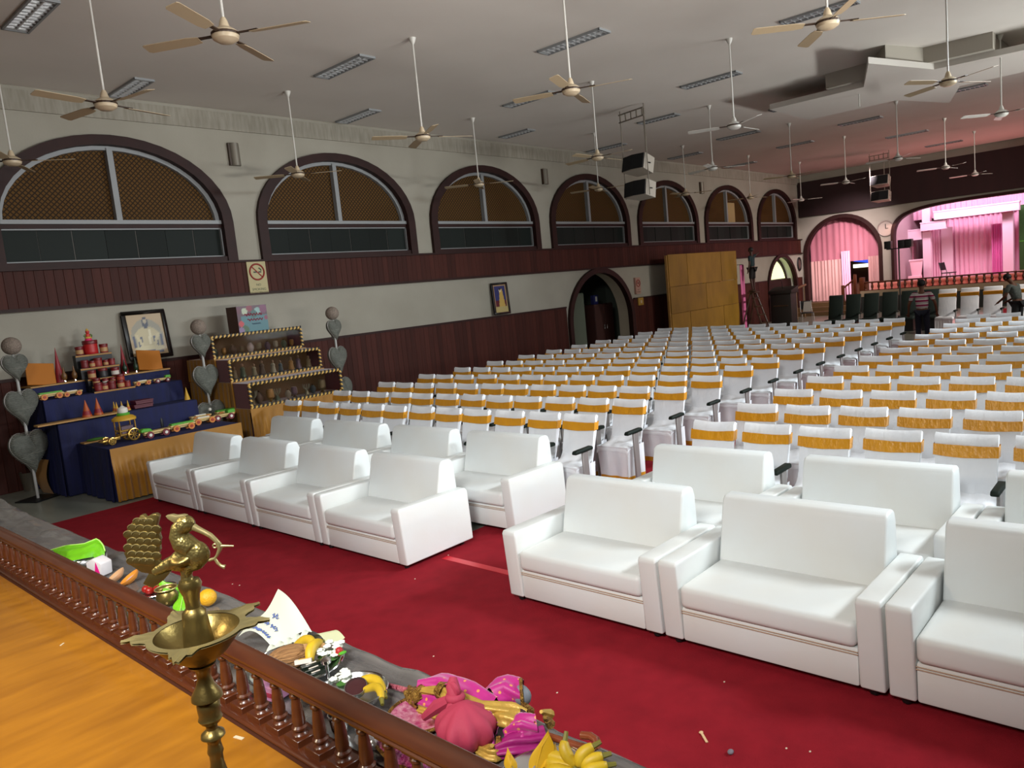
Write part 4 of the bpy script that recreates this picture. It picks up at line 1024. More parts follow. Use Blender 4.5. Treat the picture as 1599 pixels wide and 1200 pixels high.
tube_chair('metal framed dark chair with a white paper, near the lit window', (31.2, 12.0, 0), R_(30), M_black)
tube_chair('metal framed dark chair half hidden by the lectern', (30.6, 12.9, 0), R_(-20), M_black)
t = thing('white_papers', 'white sheet leaning on the metal framed chair', 'paper', (31.2, 12.0, .50)); part('sheet', G().obox((.06, .0, .2), (.004, 0, 0), (0, .16, 0), (.07, 0, .2)), mat('dim_paper', '#a8a29a', .8), t)
t = thing('step_handrail', 'pale wooden handrail beside the far left steps', 'handrail', (33.2, 13.4, 0)); part('rail', G().tube([(-.6, 0, 1.0), (-.5, 0, 1.28), (1.6, 0, 1.5)], .05, 8), mat('rail_tan', '#7a5a3a', .5), t, smooth=True)
for x in (-.45, .5, 1.4): part('post', G().tube([(x, 0, 0), (x, 0, 1.33+.1*x)], .03, 7), mat('rail_tan', '#7a5a3a', .5), t)

# ================================================================== far stage
def pbox(a, b, X, dx=.25):
    p, q = onx(*a, X), onx(*b, X); return (X, X+dx, min(p.y, q.y), max(p.y, q.y), min(p.z, q.z), max(p.z, q.z))
def drape(x, y0, y1, z0, z1, n, amp): return G().grid(lambda u, v: (x+amp*math.sin(u*n*2*PI+.7*math.sin(u*23))*(.6+.4*v), y0+(y1-y0)*u, z0+(z1-z0)*v), n*8, 5)
def curtain(label, x, y0, y1, z0, z1, n, amp, m, grp='pink stage drapes'):
    o = part('stage_curtain', drape(x, y0, y1, z0, z1, n, amp), m, None, smooth=True); return tag(o, label, 'curtain', grp)
curtain('wide pleated pink backdrop in the middle of the stage', 41.3, 4.6, 9.2, .96, 4.0, 22, .07, M_pink)
curtain('pleated pink valance along the top of the stage backdrop', 41.0, 2.5, 10.9, 4.0, 5.2, 40, .06, M_pink)
curtain('narrow pink drape between the two pale pillars', 41.0, 9.25, 9.85, .96, 3.6, 5, .05, M_pink)
curtain('pink drape at the left side of the stage', 40.6, 10.35, 10.9, .96, 3.4, 5, .05, M_pink)
curtain('gathered brighter pink drape right of the stage backdrop', 40.8, 6.7, 7.15, .96, 3.4, 5, .05, mat('hot_pink_satin', '#e77fc0', .6))
def pil(name, label, cat, boxes):
    t = thing(name, label, cat, (0, 0, 0), 0, 'pale pink set pieces'); 
    for i, bx in enumerate(boxes):
        part(('panel', 'cap', 'plinth')[i], G().box(*bx), M_pinkw, t)
pil('set_pillar', 'pale pink square pillar on the left of the stage', 'pillar', [(40.0, 40.3, 9.46, 9.80, .95, 4.5), (39.98, 40.32, 9.44, 9.82, 4.5, 4.6)])
pil('set_pillar', 'pale pink square pillar right of the stage backdrop', 'pillar', [(40.0, 40.3, 6.2, 6.6, .95, 3.85), (39.98, 40.32, 6.18, 6.62, 3.78, 3.9)])
pil('set_beam', 'low pale beam left of the left stage pillar', 'beam', [(39.9, 40.3, 9.82, 10.62, 3.05, 3.52), (39.88, 40.32, 9.82, 10.64, 3.5, 3.55)])
pil('set_beam', 'short pale beam right of the left stage pillar', 'beam', [(39.7, 40.0, 8.75, 9.80, 3.42, 3.78), (39.68, 40.0, 8.73, 9.82, 3.76, 3.82)])
pil('set_beam', 'long pale beam above the pink backdrop', 'beam', [(39.6, 39.95, 5.9, 9.2, 3.86, 4.22), (39.58, 39.96, 5.88, 9.22, 4.2, 4.26)])
pil('set_wing', 'pale pink angled wing left of the backdrop', 'panel', [(40.9, 41.0, 8.75, 9.22, .95, 3.5)])
t = thing('green_panel', 'dark green leafy panel at the right edge of the stage', 'panel', (0, 0, 0)); part('panel', G().box(40.5, 40.6, 5.0, 6.05, .95, 4.1), mat('leaf_panel', '#2f5a22', .8, noise=(20, '#1f4018', .8, U1)), t); part('frame', G().box(40.48, 40.5, 5.0, 6.05, 2.5, 2.54), M_toyg, t)
tube_chair('black chair standing on the far stage before the pink backdrop', (39.0, 8.55, .95), R_(75), M_black, s=1.02)
t = thing('pink_throne', 'pale pink tall backed seat on the left of the far stage', 'seat', (39.3, 9.92, .95)); part('back', G().prism([(-.27, .0), (-.2, .5), (-.28, 1.15), (.28, 1.15), (.2, .5), (.27, 0)], lambda a, b, dd: (dd, a, b), -.05, .05), mat('throne_pink', '#e0aebf', .6), t, bevel=.015); part('top_trim', G().box(-.07, .07, -.3, .3, 1.13, 1.2), M_pinkw, t); part('seat', G().box(-.5, -.05, -.25, .25, .0, .45), mat('throne_pink', '#e0aebf', .6), t, bevel=.02)
for i, (px, py) in enumerate(((1525, 438), (1540, 436), (1555, 434))):
    p = onx(px, py, 37.0); t = thing('stage_lamp', 'small black floor lamp behind the far railing, %s from the left' % ORD[i], 'lamp', (37.0, p.y, .95), 0, 'black floor lamps on the far stage')
    part('housing', G().box(-.15, .15, -.2, .2, .05, .28), M_black, t, bevel=.02); part('yoke', G().box(-.05, .05, -.23, .23, 0, .05), M_black, t)
# railing
t = thing('stage_railing', 'low dark turned wood railing along the far stage', 'railing', (36.1, 0, .985))
bal = G().lathe([(.05, 0), (.05, .04), (.03, .06), (.055, .13), (.06, .18), (.035, .27), (.045, .30), (.05, .33)], 8)
bme = mesh(bal, M_rail, smooth=True)
y = 11.2; k = 0
while y > 3.0: ob('baluster', bme, t, (0, y, .0)); y -= .27
part('top_rail', G().box(-.06, .06, 2.9, 11.3, .33, .39), M_rail, t, bevel=.01); part('bottom_rail', G().box(-.06, .06, 2.9, 11.3, -.005, .02), M_rail, t)
part('newel_post', G().box(-.09, .09, 11.25, 11.45, -.005, .6), M_rail, t, bevel=.01)
t = thing('lit_carpet_strip', 'coral strip standing for the red-lit stage carpet behind the far railing', 'cloth', (36.5, 0, .952)); part('cloth', G().grid(lambda u, v: (.1*v+.02*math.sin(u*90), 2.9+8.2*u, .32*v), 200, 2), mat('lit_carpet_coral', '#e68f80', .8), t, smooth=True)  # added strip, its coral colour stands for strong light on the deck carpet
# steps newel and lattice by the arch door
t = thing('newel_rail', 'dark wooden stair rail by the far arch door', 'railing', (36.4, 11.75, .54))
for y, h in ((0, 1.2), (.55, .75)): part('post', G().box(-.06, .06, y-.06, y+.06, 0, h), M_rail, t, bevel=.008)
part('handrail', G().tube([(0, 0, 1.0), (0, .55, .6)], .04, 7), M_rail, t)
for k in range(3): part('baluster', G().tube([(0, .14+.14*k, 0), (0, .14+.14*k, .88-.1*k)], .022, 6), M_rail, t)
# drapes in the left far arch
curtain('dull pink net swag filling the top of the far left arch', 37.75, 10.9, 14.2, 2.35, 4.6, 12, .025, M_net, 'drapes of the far left arch')
curtain('beige pink drape on the left of the far arch', 37.7, 12.75, 14.2, .56, 2.5, 9, .025, M_net2, 'drapes of the far left arch')
curtain('pale pink drape edge left of the far arch doorway', 37.6, 12.32, 12.72, .56, 2.85, 4, .04, M_pink, 'drapes of the far left arch')
curtain('beige pink drape on the right of the far arch', 37.7, 10.9, 11.55, .56, 2.5, 6, .025, M_net2, 'drapes of the far left arch')
t = thing('arch_backdrop', 'brown board with a bright blue and white sign behind the far arch doorway', 'board', (39.2, 12.2, .55)); part('board', G().box(0, .1, -1.0, 1.0, 0, 3), mat('back_brown', '#5d3620', .7), t); part('lit_sign', G().box(-.03, 0, -.5, .5, 1.45, 1.62), em('lit_white_sign', '#e9f0e0', 2.0), t); part('blue_sign', G().obox((-.03, .05, 1.8), (.01, 0, 0), (0, .42, .08), (0, 0, .11)), em('lit_blue_sign', '#3550d8', 1.5), t)
# speakers on a stand before the stage
t = thing('speaker_stand', 'black speakers on a crossbar stand before the far stage', 'loudspeakers', (33.0, 8.95, 0))
part('pole', G().tube([(0, 0, 0), (0, 0, 2.72)], .03, 8), M_black, t); part('crossbar', G().box(-.03, .03, -.42, .45, 2.68, 2.72), M_black, t); part('base_plate', G().box(-.3, .3, -.3, .3, 0, .03), M_black, t)
for y in (.38, -.12, -.38): part('speaker_box', G().box(-.15, .15, y-.125, y+.115, 2.72, 3.02), M_black, t, bevel=.01)

# ================================================================== people
def skin(name, pts, edges, rad, m, parent, sub=2, root=0):
    me = bpy.data.meshes.new(name); me.from_pydata([tuple(p) for p in pts], edges, [])
    o = bpy.data.objects.new(name, me); COL.objects.link(o); md = o.modifiers.new('s', 'SKIN'); md.use_smooth_shade = True
    for i, sv in enumerate(me.skin_vertices[0].data):
        r = rad[i]; sv.radius = r if isinstance(r, tuple) else (r, r); sv.use_root = (i == root)
    su = o.modifiers.new('u', 'SUBSURF'); su.levels = sub; su.render_levels = sub
    bpy.context.view_layer.update()
    nm_ = bpy.data.meshes.new_from_object(o.evaluated_get(bpy.context.evaluated_depsgraph_get())); bpy.data.objects.remove(o)
    nm_.materials.clear(); nm_.materials.append(m); nm_.shade_smooth()
    return ob(name, nm_, parent)
def chain(n, k=0): return [(k+i, k+i+1) for i in range(n-1)]
def person(label, loc, rz, J, mats, hair=True, shorts=False):
    """J: joints in the figure's own frame, facing -x"""
    t = thing('person', label, 'person', loc, rz); ms, mshirt, mtr, mh = mats
    V = {k: Vector(v) for k, v in J.items()}
    pts = []; ed = []; rad = []
    def add(p, r, par=None):
        pts.append(p); rad.append(r); i = len(pts)-1
        if par is not None: ed.append((par, i))
        return i
    r0 = add(V['pelvis'], .10); ch = add(V['chest'], .105, r0); nk = add(V['neck'], .055, ch); hd0 = add(V['neck'].lerp(V['head'], .4), .06, nk); hd = add(V['head'], .085, hd0); ht = add(V['head']+(V['head']-V['neck']).normalized()*.09, .062, hd)
    for s in 'lr':
        sh = add(V['sh'+s], .05, ch); el = add(V['el'+s], .038, sh); wr = add(V['wr'+s], .026, el); d = (V['wr'+s]-V['el'+s]).normalized(); pal = add(V['wr'+s]+d*.06, (.035, .016), wr)
        side = d.cross(Vector((1, 0, .01))).normalized()
        for q in range(4):
            a = add(V['wr'+s]+d*.105+side*(q-1.5)*.018, .009, pal); add(V['wr'+s]+d*(.14+.012*(1 if q in (1, 2) else 0))+side*(q-1.5)*.02+Vector((-.012, 0, 0)), .008, a)
        a = add(V['wr'+s]+d*.05+side*.04, .010, pal); add(V['wr'+s]+d*.085+side*.052, .009, a)
        hp = add(V['hip'+s], .085, r0); kn = add(V['kn'+s], .055, hp); an = add(V['an'+s], .036, kn); add(V['an'+s]+Vector((-.13, 0, -.035)), .032, an)
    skin('body', pts, ed, rad, ms, t)
    # shirt
    p2 = [V['pelvis']+Vector((0, 0, .0)), V['pelvis'].lerp(V['chest'], .5), V['chest'], V['chest'].lerp(V['neck'], .6)]; e2 = chain(4); r2 = [(.17, .125), (.155, .115), (.165, .12), (.075, .07)]
    for s in 'lr': k = len(p2); p2 += [V['sh'+s], V['sh'+s].lerp(V['el'+s], .75)]; e2 += [(2, k), (k, k+1)]; r2 += [.07, .058]
    skin('shirt', p2, e2, r2, mshirt, t)
    p3 = [V['pelvis']+Vector((0, 0, .03))]; e3 = []; r3 = [(.16, .125)]
    for s in 'lr':
        k = len(p3); p3 += [V['hip'+s], V['kn'+s]]; e3 += [(0, k), (k, k+1)]; r3 += [.10, .075]
        if not shorts: p3 += [V['an'+s]+Vector((0, 0, .03))]; e3 += [(k+1, k+2)]; r3 += [.062]
    skin('shorts' if shorts else 'trousers', p3, e3, r3, mtr, t)
    hh = V['head']; up_ = (V['head']-V['neck']).normalized()
    q = up_.to_track_quat('Z', 'X').to_matrix()
    part('hair', G().ell(hh+up_*.045+Vector((.02, 0, 0)), .105, .098, .10, 14, 9, q), mh, t, smooth=True)
    fc = hh+up_*.005+Vector((-.085, 0, 0))
    part('nose', G().ell(fc+Vector((-.012, 0, -.005)), .018, .013, .02, 8, 6), ms, t, smooth=True)
    for s in (-1, 1):
        part('eye', G().ell(fc+Vector((-.001, s*.03, .02)), .008, .012, .008, 8, 5), M_black, t, smooth=True); part('ear', G().ell(hh+Vector((0, s*.092, 0)), .02, .012, .03, 8, 6), ms, t, smooth=True)
    part('mouth', G().ell(fc+Vector((.004, 0, -.045)), .008, .024, .006, 8, 5), mat('lip', '#5a2f28', .6), t)
    for s in 'lr': part('shoe', G().ell(V['an'+s]+Vector((-.06, 0, -.045)), .135, .05, .045, 12, 7), M_brown, t, smooth=True)
    return t
SK = mat('brown_skin', '#6d4632', .6); HR = mat('black_hair', '#0c0a0a', .6)
def stripes_mat():
    m = bpy.data.materials.new('striped_polo'); m.use_nodes = True; N = m.node_tree.nodes; L = m.node_tree.links
    tc = N.new('ShaderNodeTexCoord'); sp = N.new('ShaderNodeSeparateXYZ'); L.new(tc.outputs['Object'], sp.inputs[0])
    mu = N.new('ShaderNodeMath'); mu.operation = 'MULTIPLY'; mu.inputs[1].default_value = 8.5; L.new(sp.outputs[2], mu.inputs[0])
    fr = N.new('ShaderNodeMath'); fr.operation = 'FRACT'; L.new(mu.outputs[0], fr.inputs[0])
    r = N.new('ShaderNodeValToRGB'); r.color_ramp.interpolation = 'CONSTANT'
    r.color_ramp.elements[0].color = (*lin('#8f1f50'), 1); r.color_ramp.elements[1].position = .42; r.color_ramp.elements[1].color = (*lin('#d9d2d0'), 1)
    e = r.color_ramp.elements.new(.72); e.color = (*lin('#8f8a8c'), 1); e = r.color_ramp.elements.new(.86); e.color = (*lin('#d9d2d0'), 1)
    L.new(fr.outputs[0], r.inputs[0]); L.new(r.outputs[0], N['Principled BSDF'].inputs[0]); N['Principled BSDF'].inputs['Roughness'].default_value = .8; return m
stand = dict(pelvis=(0, 0, .95), chest=(-.01, 0, 1.28), neck=(0, 0, 1.48), head=(-.02, 0, 1.62), shl=(0, -.19, 1.40), shr=(0, .19, 1.40), ell=(.02, -.30, 1.13), elr=(.02, .31, 1.13), wrl=(-.10, -.33, .90), wrr=(-.08, .33, .89),
             hipl=(0, -.09, .90), hipr=(0, .09, .90), knl=(-.03, -.10, .49), knr=(.0, .11, .49), anl=(.03, -.10, .09), anr=(.0, .12, .09))
person('man in a maroon and white striped polo shirt and jeans standing in the aisle', (22.0, 5.45, .012), PI+.15, stand, (SK, stripes_mat(), mat('dark_jeans', '#141a2c', .8), HR))
bend = dict(pelvis=(0, 0, .94), chest=(-.09, 0, 1.25), neck=(-.15, 0, 1.44), head=(-.25, 0, 1.55), shl=(-.12, -.19, 1.37), shr=(-.12, .19, 1.37), ell=(-.16, -.28, 1.09), elr=(-.12, .28, 1.09), wrl=(-.36, -.22, .95), wrr=(-.34, .22, .95),
            hipl=(0, -.09, .88), hipr=(0, .09, .88), knl=(-.05, -.10, .48), knr=(-.02, .11, .48), anl=(.03, -.10, .09), anr=(.02, .12, .09))
person('man in a grey green shirt bending over the last chairs at the right', (23.9, 3.62, .012), R_(-110), bend, (SK, mat('grey_green_shirt', '#4c5753', .8, noise=(18, '#7e8885', .6, U1)), mat('dark_trousers', '#2a3236', .8), HR))
lad = {k: Vector(v)+Vector((0, 0, 0)) for k, v in stand.items()}
lad.update(elr=(.0, .47, 1.45), wrr=(-.02, .72, 1.52), ell=(.02, -.27, 1.12), wrl=(-.03, -.30, .88))
person('man in a dark teal shirt and black shorts on the ladder, reaching to the partition', (28.95, 13.22, 1.54), R_(92)+PI, {k: tuple(v) for k, v in lad.items()}, (mat('dark_skin', '#3c261c', .6), mat('dark_teal_shirt', '#0f2b30', .8), mat('black_shorts', '#0c0b0c', .8), HR), shorts=True)

# ================================================================== foreground: railing, ledge, ritual things
RX = 1.128
t = thing('balustrade', 'low polished mahogany balustrade along the edge of the wooden platform', 'railing', (RX, 0, SZ))
YZ = lambda a, b, dd: (a, dd, b)
prof = [(-.050, .001), (-.058, .004), (-.058, .010), (-.050, .016), (.050, .016), (.058, .010), (.058, .001)]
part('base_rail', G().prism(prof, YZ, -1.5, 8.0), M_rail, t, bevel=.002, seg=1)
prof = [(-.026, .190), (-.029, .196), (-.036, .200), (-.037, .205), (-.032, .209), (-.033, .214), (-.038, .219), (-.037, .226), (-.028, .231), (0, .233), (.028, .231), (.037, .226), (.038, .219), (.033, .214), (.032, .209), (.037, .205), (.029, .196), (.026, .190)]
part('top_rail', G().prism(prof, YZ, -1.5, 8.0), M_rail, t, smooth=True, ang=25)
bal = G().lathe([(.025, .034), (.026, .039), (.020, .045), (.0185, .050), (.025, .056), (.0255, .062), (.019, .068), (.021, .085), (.0175, .125), (.0145, .150), (.0135, .158), (.019, .162), (.019, .169), (.0145, .173), (.021, .181), (.022, .186)], 16)
bme = mesh(bal, M_rail, smooth=True); blk = mesh(G().box(-.036, .036, -.040, .040, .010, .038), M_rail, bevel=.002, seg=1); cub = mesh(G().box(-.024, .024, -.030, .030, .184, .194), M_rail)
BS = .116
yb = 2.202-BS*14
while yb < 7.9:
    b = ob('baluster', bme, t, (0, yb, 0)); ob('plinth', blk, b); ob('abacus', cub, b); yb += BS

# silver plastic sheet over the ledge
def sheet(u, v):
    y = -1.0+8.6*v; x = 1.20+.46*u
    wr = .006*math.sin(9*y+5*x+2*math.sin(3*y))+.005*math.sin(23*y-9*x)+.006*math.sin(41*x+2*math.sin(2.3*y))
    z = SZ+.004+max(0, wr)*(1 if u < .93 else .4)
    if u > .94: z = SZ+.002-(u-.94)*4.5; x = 1.645+.01*math.sin(11*y)
    if y > 6.6: z += .03*(y-6.6)*(1+math.sin(x*30+y*9))
    return (x, y, z)
M_sheet = mat('silver_plastic_sheet', '#a3a09d', .2, .65, noise=(2.2, '#706c6c', .8, (7, .7, 1)), bump=(6, .18, (7, .8, 1)))  # stretched colour noise paints the streaky reflections along the sheet
tag(part('silver_sheet', G().grid(sheet, 36, 300), M_sheet, None, smooth=True, ang=70), 'crinkled silver plastic sheet covering the ledge beyond the balustrade', 'sheet')
SL = SZ+.012
def L_(px, py, dz=0): p = onz(px, py, SL+dz); return Vector((p.x, p.y, SL))

# ---- brass oil lamp
AX, AY = .640, 1.553
pxr = 715.0
def zpx(y): return EYE-.642-(y-985)/pxr*1.012*(1.0+.0001*(y-985))
t = thing('brass_lamp', 'tall brass oil lamp topped by a bird, standing on the wooden platform', 'lamp', (AX, AY, SZ))
def zl(y): return zpx(y)-SZ
P = [(14, 905), (17, 912), (15, 920), (12, 928), (10.5, 940), (11, 948), (17, 954), (18, 962), (20, 985), (22, 1003)]
part('upper_stem', G().lathe([(r/pxr, zl(y)) for r, y in reversed(P)], 24), M_brass, t, smooth=True)
P = [(20, 1036), (11, 1044), (10, 1058), (14, 1070), (22, 1083), (23, 1089), (15, 1094), (17, 1098), (17, 1106), (16, 1116), (18, 1121), (14, 1127), (8.5, 1131), (8.5, 1138), (17, 1144), (18, 1149), (11, 1154), (9.5, 1160), (11, 1168), (12, 1173), (10, 1178), (10, 1190), (14, 1210), (20, 1235), (22, 1242), (12, 1252), (12, 1262), (17, 1270), (17, 1280), (12, 1290), (12, 1300)]
lo = [(.118, 0), (.122, .012), (.11, .022), (.075, .04), (.05, .07), (.035, .10)]
zmin = .12
pp = [(r/pxr, zl(y)) for r, y in reversed(P) if zl(y) > zmin]
part('lower_stem', G().lathe(lo+pp, 28), M_brass, t, smooth=True, ang=50)
rz = zl(985)
part('bowl', G().lathe([(.018, rz-.076), (.034, rz-.064), (.058, rz-.046), (.08, rz-.02), (.089, rz), (.086, rz), (.076, rz-.018), (.054, rz-.04), (.03, rz-.052), (0, rz-.055)], 36), M_brass, t, smooth=True, ang=60)
base_a = math.atan2(RT[1], RT[0])
tips = [R_(a)+base_a for a in (8, 52, 132, 190, 278)]
def rim(u, v):
    a = 2*PI*u; d = [abs((a-q+PI) % (2*PI)-PI) for q in tips]; m = min(d)
    k = max(0, 1-m/.30); out = .099+.050*k**.9+.007*k*math.sin(m*46)
    r = .085+(out-.085)*v
    return (r*math.cos(a), r*math.sin(a), rz+.002+.004*k*v-.003*math.sin(m*40)*v*k)
g = G().grid(rim, 180, 5, True); g.grid(lambda u, v: (lambda q: (q[0], q[1], q[2]-.004))(rim(u, v)), 180, 5, True)
M_brass2 = mat('bright_brass', '#b3a674', .42, .7, noise=(12, '#8f7f4c', .6, U1))
part('leaf_rim', g, M_brass2, t, smooth=True, label='flat five pointed leaf shaped brass rim')
# bird in its own frame: u to the picture's right, v up
bx, by = 752., 775.
hr_ = Vector((RT[0], RT[1], 0)).normalized(); fr_ = Vector((fw[0], fw[1], 0)).normalized()
z0b = zl(905)
def B(cx, cy, depth=0):
    dx, dy = (cx-bx)/6.15/pxr, (cy-by)/6.15/pxr
    u = .988*dx-.151*dy; v = -.151*dx-.988*dy
    return hr_*u+fr_*depth+Vector((0, 0, z0b+v))
S_ = 1/6.15/pxr
M_scale = mat('scaly_brass', '#968852', .36, .8, noise=(10, '#705f34', .6, U1)); nt = M_scale.node_tree
vo = nt.nodes.new('ShaderNodeTexVoronoi'); vo.inputs['Scale'].default_value = 150; bp = nt.nodes.new('ShaderNodeBump'); bp.inputs['Strength'].default_value = .6; bp.inputs['Distance'].default_value = .002; bp.invert = True
tcs = nt.nodes.new('ShaderNodeTexCoord'); nt.links.new(tcs.outputs['Object'], vo.inputs['Vector']); nt.links.new(vo.outputs['Distance'], bp.inputs['Height']); nt.links.new(bp.outputs[0], nt.nodes['Principled BSDF'].inputs['Normal'])
g = G(); FR = Matrix((hr_, Vector((0, 0, 1)), fr_)).transposed()
def be(cx, cy, ru, rv, rd, tilt=0):
    g.ell(B(cx, cy), ru*S_, rv*S_, rd*S_, 20, 14, FR @ Matrix.Rotation(tilt, 3, 'Z'))
be(800, 530, 142, 132, 84, 0); be(700, 575, 165, 98, 70, R_(28)); be(716, 250, 90, 84, 68, 0); be(785, 610, 115, 80, 64)
g.tube([B(770, 480), B(690, 420), B(655, 360), B(662, 300), B(710, 250)], [95*S_, 100*S_, 84*S_, 78*S_, 72*S_], 16)
g.tube([B(660, 600), B(560, 640), B(480, 690), B(430, 720)], [80*S_, 60*S_, 50*S_, 40*S_], 14)
g.tube([B(750, 620), B(728, 690), B(728, 740), B(740, 790)], [80*S_, 56*S_, 50*S_, 60*S_], 14)
tmp = bpy.data.objects.new('tmp', mesh(g, M_scale)); COL.objects.link(tmp); md = tmp.modifiers.new('r', 'REMESH'); md.mode = 'VOXEL'; md.voxel_size = .0022; md.use_smooth_shade = True
sm = tmp.modifiers.new('s', 'SMOOTH'); sm.iterations = 4
bpy.context.view_layer.update()
me = bpy.data.meshes.new_from_object(tmp.evaluated_get(bpy.context.evaluated_depsgraph_get())); bpy.data.objects.remove(tmp)
me.materials.clear(); me.materials.append(M_scale); me.shade_smooth(); ob('bird_body', me, t)
def bt(name, pts, r, m=M_brass2, n=10): return part(name, G().tube([B(*p) for p in pts], [q*S_ for q in r] if isinstance(r, list) else r*S_, n), m, t, smooth=True)
bt('beak', [(775, 265), (830, 292), (890, 318), (945, 345), (990, 385), (1025, 425), (1030, 470), (1005, 530), (985, 560), (930, 580)], [36, 28, 24, 24, 22, 24, 20, 13, 14, 16])
bt('beak_spike', [(1030, 440), (1090, 435), (1155, 432)], [16, 11, 8]); bt('beak_hook', [(985, 560), (1010, 600), (1045, 628), (1078, 635)], [14, 14, 14, 22])
part('beak_ring', G().tube([B(985+18*math.cos(a*PI/6), 440+18*math.sin(a*PI/6)) for a in range(13)], 7*S_, 6), M_brass2, t, smooth=True)
part('eye', G().torus(B(672, 240, -.014), .004, .0015, 'y', 12, 6), M_brass2, t, smooth=True)
for s in (-1, 1):
    def wing(u, v, s=s):
        c = B(700+170*(u-.5)*1.25, 590-95*(v-.5)+60*(.5-u)); return c+fr_*(s*(.016+.012*math.sin(PI*u)*math.sin(PI*v)))
    part('wing', G().grid(wing, 14, 8), M_brass, t, smooth=True)
crest = [(715, 185), (735, 165), (700, 160), (640, 172), (600, 165), (545, 178), (565, 205), (620, 238), (650, 235)]
def slab(poly, d, name, m): 
    g = G(); n = len(poly); vs = [B(*p, -d) for p in poly]+[B(*p, d) for p in poly]
    g.add(vs, [tuple(range(n)), tuple(reversed(range(n, 2*n)))]+[(i, i+n, (i+1) % n+n, (i+1) % n) for i in range(n)]); return part(name, g, m, t, bevel=.0012, seg=2)
slab(crest, .006, 'crest', M_brass2)
fan_o = [(545, 655), (480, 600), (470, 560), (495, 500), (488, 450), (500, 400), (485, 350), (492, 310), (465, 275), (480, 215), (485, 180), (455, 162), (410, 175), (370, 205), (345, 178), (318, 185), (300, 225), (268, 245), (238, 262), (228, 305), (208, 325), (212, 370), (190, 395), (198, 445), (182, 480), (195, 520), (170, 545), (188, 585), (205, 625), (225, 655), (330, 720), (430, 730)]
slab(fan_o, .0065, 'tail_fan', M_brass); slab([(340, 830), (400, 715), (520, 650), (600, 690), (520, 790), (430, 862)], .006, 'tail_root', M_brass)
random.seed(4)
for r_ in range(7):
    cy_ = 245+62*r_; x0_, x1_ = (300, 440) if r_ == 0 else (215, 480) if r_ < 6 else (240, 450); n_ = 3 if r_ == 0 else 4
    for k in range(n_):
        cx_ = x0_+(x1_-x0_)*(k+.5*(r_ % 2))/(n_-.3); c = B(cx_, cy_)
        part('feather', G().ell(c-fr_*.0065, 50*S_, 40*S_, .0016, 12, 6, FR), M_brass, t, smooth=True)
        part('feather_edge', G().tube([c-fr_*.0078+hr_*(44*S_*math.cos(a))+Vector((0, 0, 36*S_*math.sin(a))) for a in [PI*(.12+.095*i) for i in range(9)]], 5.5*S_, 5), M_brass2, t, smooth=True)

# ---- things along the ledge
def plate(label, c, r, h, name='steel_plate', bowl=False, cat='plate'):
    t = thing(name, label, cat, (c.x, c.y, SL), 0, 'steel plates on the ledge')
    pr = [(0, .004), (r*.62, .004), (r*.8, .010), (r*.93, h*.8), (r, h), (r*1.01, h+.003), (r*.985, h+.003), (r*.91, h*.85), (r*.78, .016), (r*.6, .009), (0, .009)]
    if bowl: pr = [(0, .002), (r*.5, .002), (r*.75, h*.3), (r*.93, h*.75), (r, h), (r*.98, h+.002), (r*.9, h*.75), (r*.72, h*.33), (r*.48, .008), (0, .008)]
    part('dish', G().lathe(pr, 40), M_steel, t, smooth=True, ang=50); part('rim', G().torus((0, 0, h+.002), r, .003, 'z', 40, 6), M_chrome, t, smooth=True); return t
def banana(label, p, q, bow, r=.017, grp='bananas', m=None):
    p, q = Vector(p), Vector(q); n = 10; t = thing('banana', label, 'banana', (0, 0, 0), 0, grp); pts = []; rr = []
    for i in range(n+1):
        s = i/n; pts.append(p.lerp(q, s)+Vector(bow)*math.sin(PI*s)); rr.append(r*(.35+.65*math.sin(PI*min(1, max(0, .12+s*.8)))**.6))
    part('skin', G().tube(pts, rr, 10), m or mat('banana_yellow', '#c9a820', .5, noise=(14, '#a88a18', .7, U1)), t, smooth=True, ang=80)
    part('stem', G().tube([pts[-1], pts[-1]+(pts[-1]-pts[-2]).normalized()*.025], [.008, .006], 6), mat('banana_stem', '#6f6a24', .6), t); part('tip', G().ell(pts[0], .006, .006, .006, 6, 4), M_brown, t); return t
def flower_bunch(label, c, n, r, seed, col='#dfe2d8', cat='flowers'):
    rnd = random.Random(seed); t = thing('flower_bunch', label, cat, c); m = mat('petal_'+col, col, .7)
    for k in range(n):
        a = rnd.random()*6.28; q = rnd.random()**.5*r; cc = Vector((q*math.cos(a), q*math.sin(a), .01+rnd.random()*r*.7)); g = G()
        for w_ in range(5): g.ell(cc+Vector((.009*math.cos(w_*1.257), .009*math.sin(w_*1.257), .002)), .008, .008, .004, 6, 4)
        part('blossom', g, m, t, smooth=True)
    g = G(); g.ell((0, 0, .006), r, r, .008, 10, 5); part('leaves', g, mat('leaf_dark', '#3c6a24', .6), t, smooth=True)

# banana leaf folded over a steel pot, far left
def W(px, py, h): p = onz(px, py, SL+h); return Vector((p.x, p.y, SL+h))
pc = L_(138, 892)
t = thing('steel_pot', 'polished steel pot under the folded banana leaf', 'pot', (pc.x, pc.y, SL)); part('body', G().lathe([(.09, 0), (.105, .02), (.105, .085), (.10, .09), (.095, .085), (.095, .02), (0, .012)], 30), M_steel, t, smooth=True, ang=50); part('rim', G().torus((0, 0, .088), .103, .004, 'z', 30, 6), M_chrome, t, smooth=True)
M_leafb = mat('banana_leaf', '#69b314', .45, noise=(5, '#579c10', .7, (1, 8, 1)))
UPp = [W(80, 860, .05), W(104, 853, .13), W(130, 851, .14), W(152, 842, .16), W(161, 852, .13), W(164, 862, .10)]
LOp = [W(86, 866, .05), W(108, 878, .09), W(132, 872, .10), W(146, 869, .09), W(155, 882, .05), W(163, 888, .02)]
def poly(P, u): k = u*(len(P)-1); i = min(int(k), len(P)-2); return P[i].lerp(P[i+1], k-i)
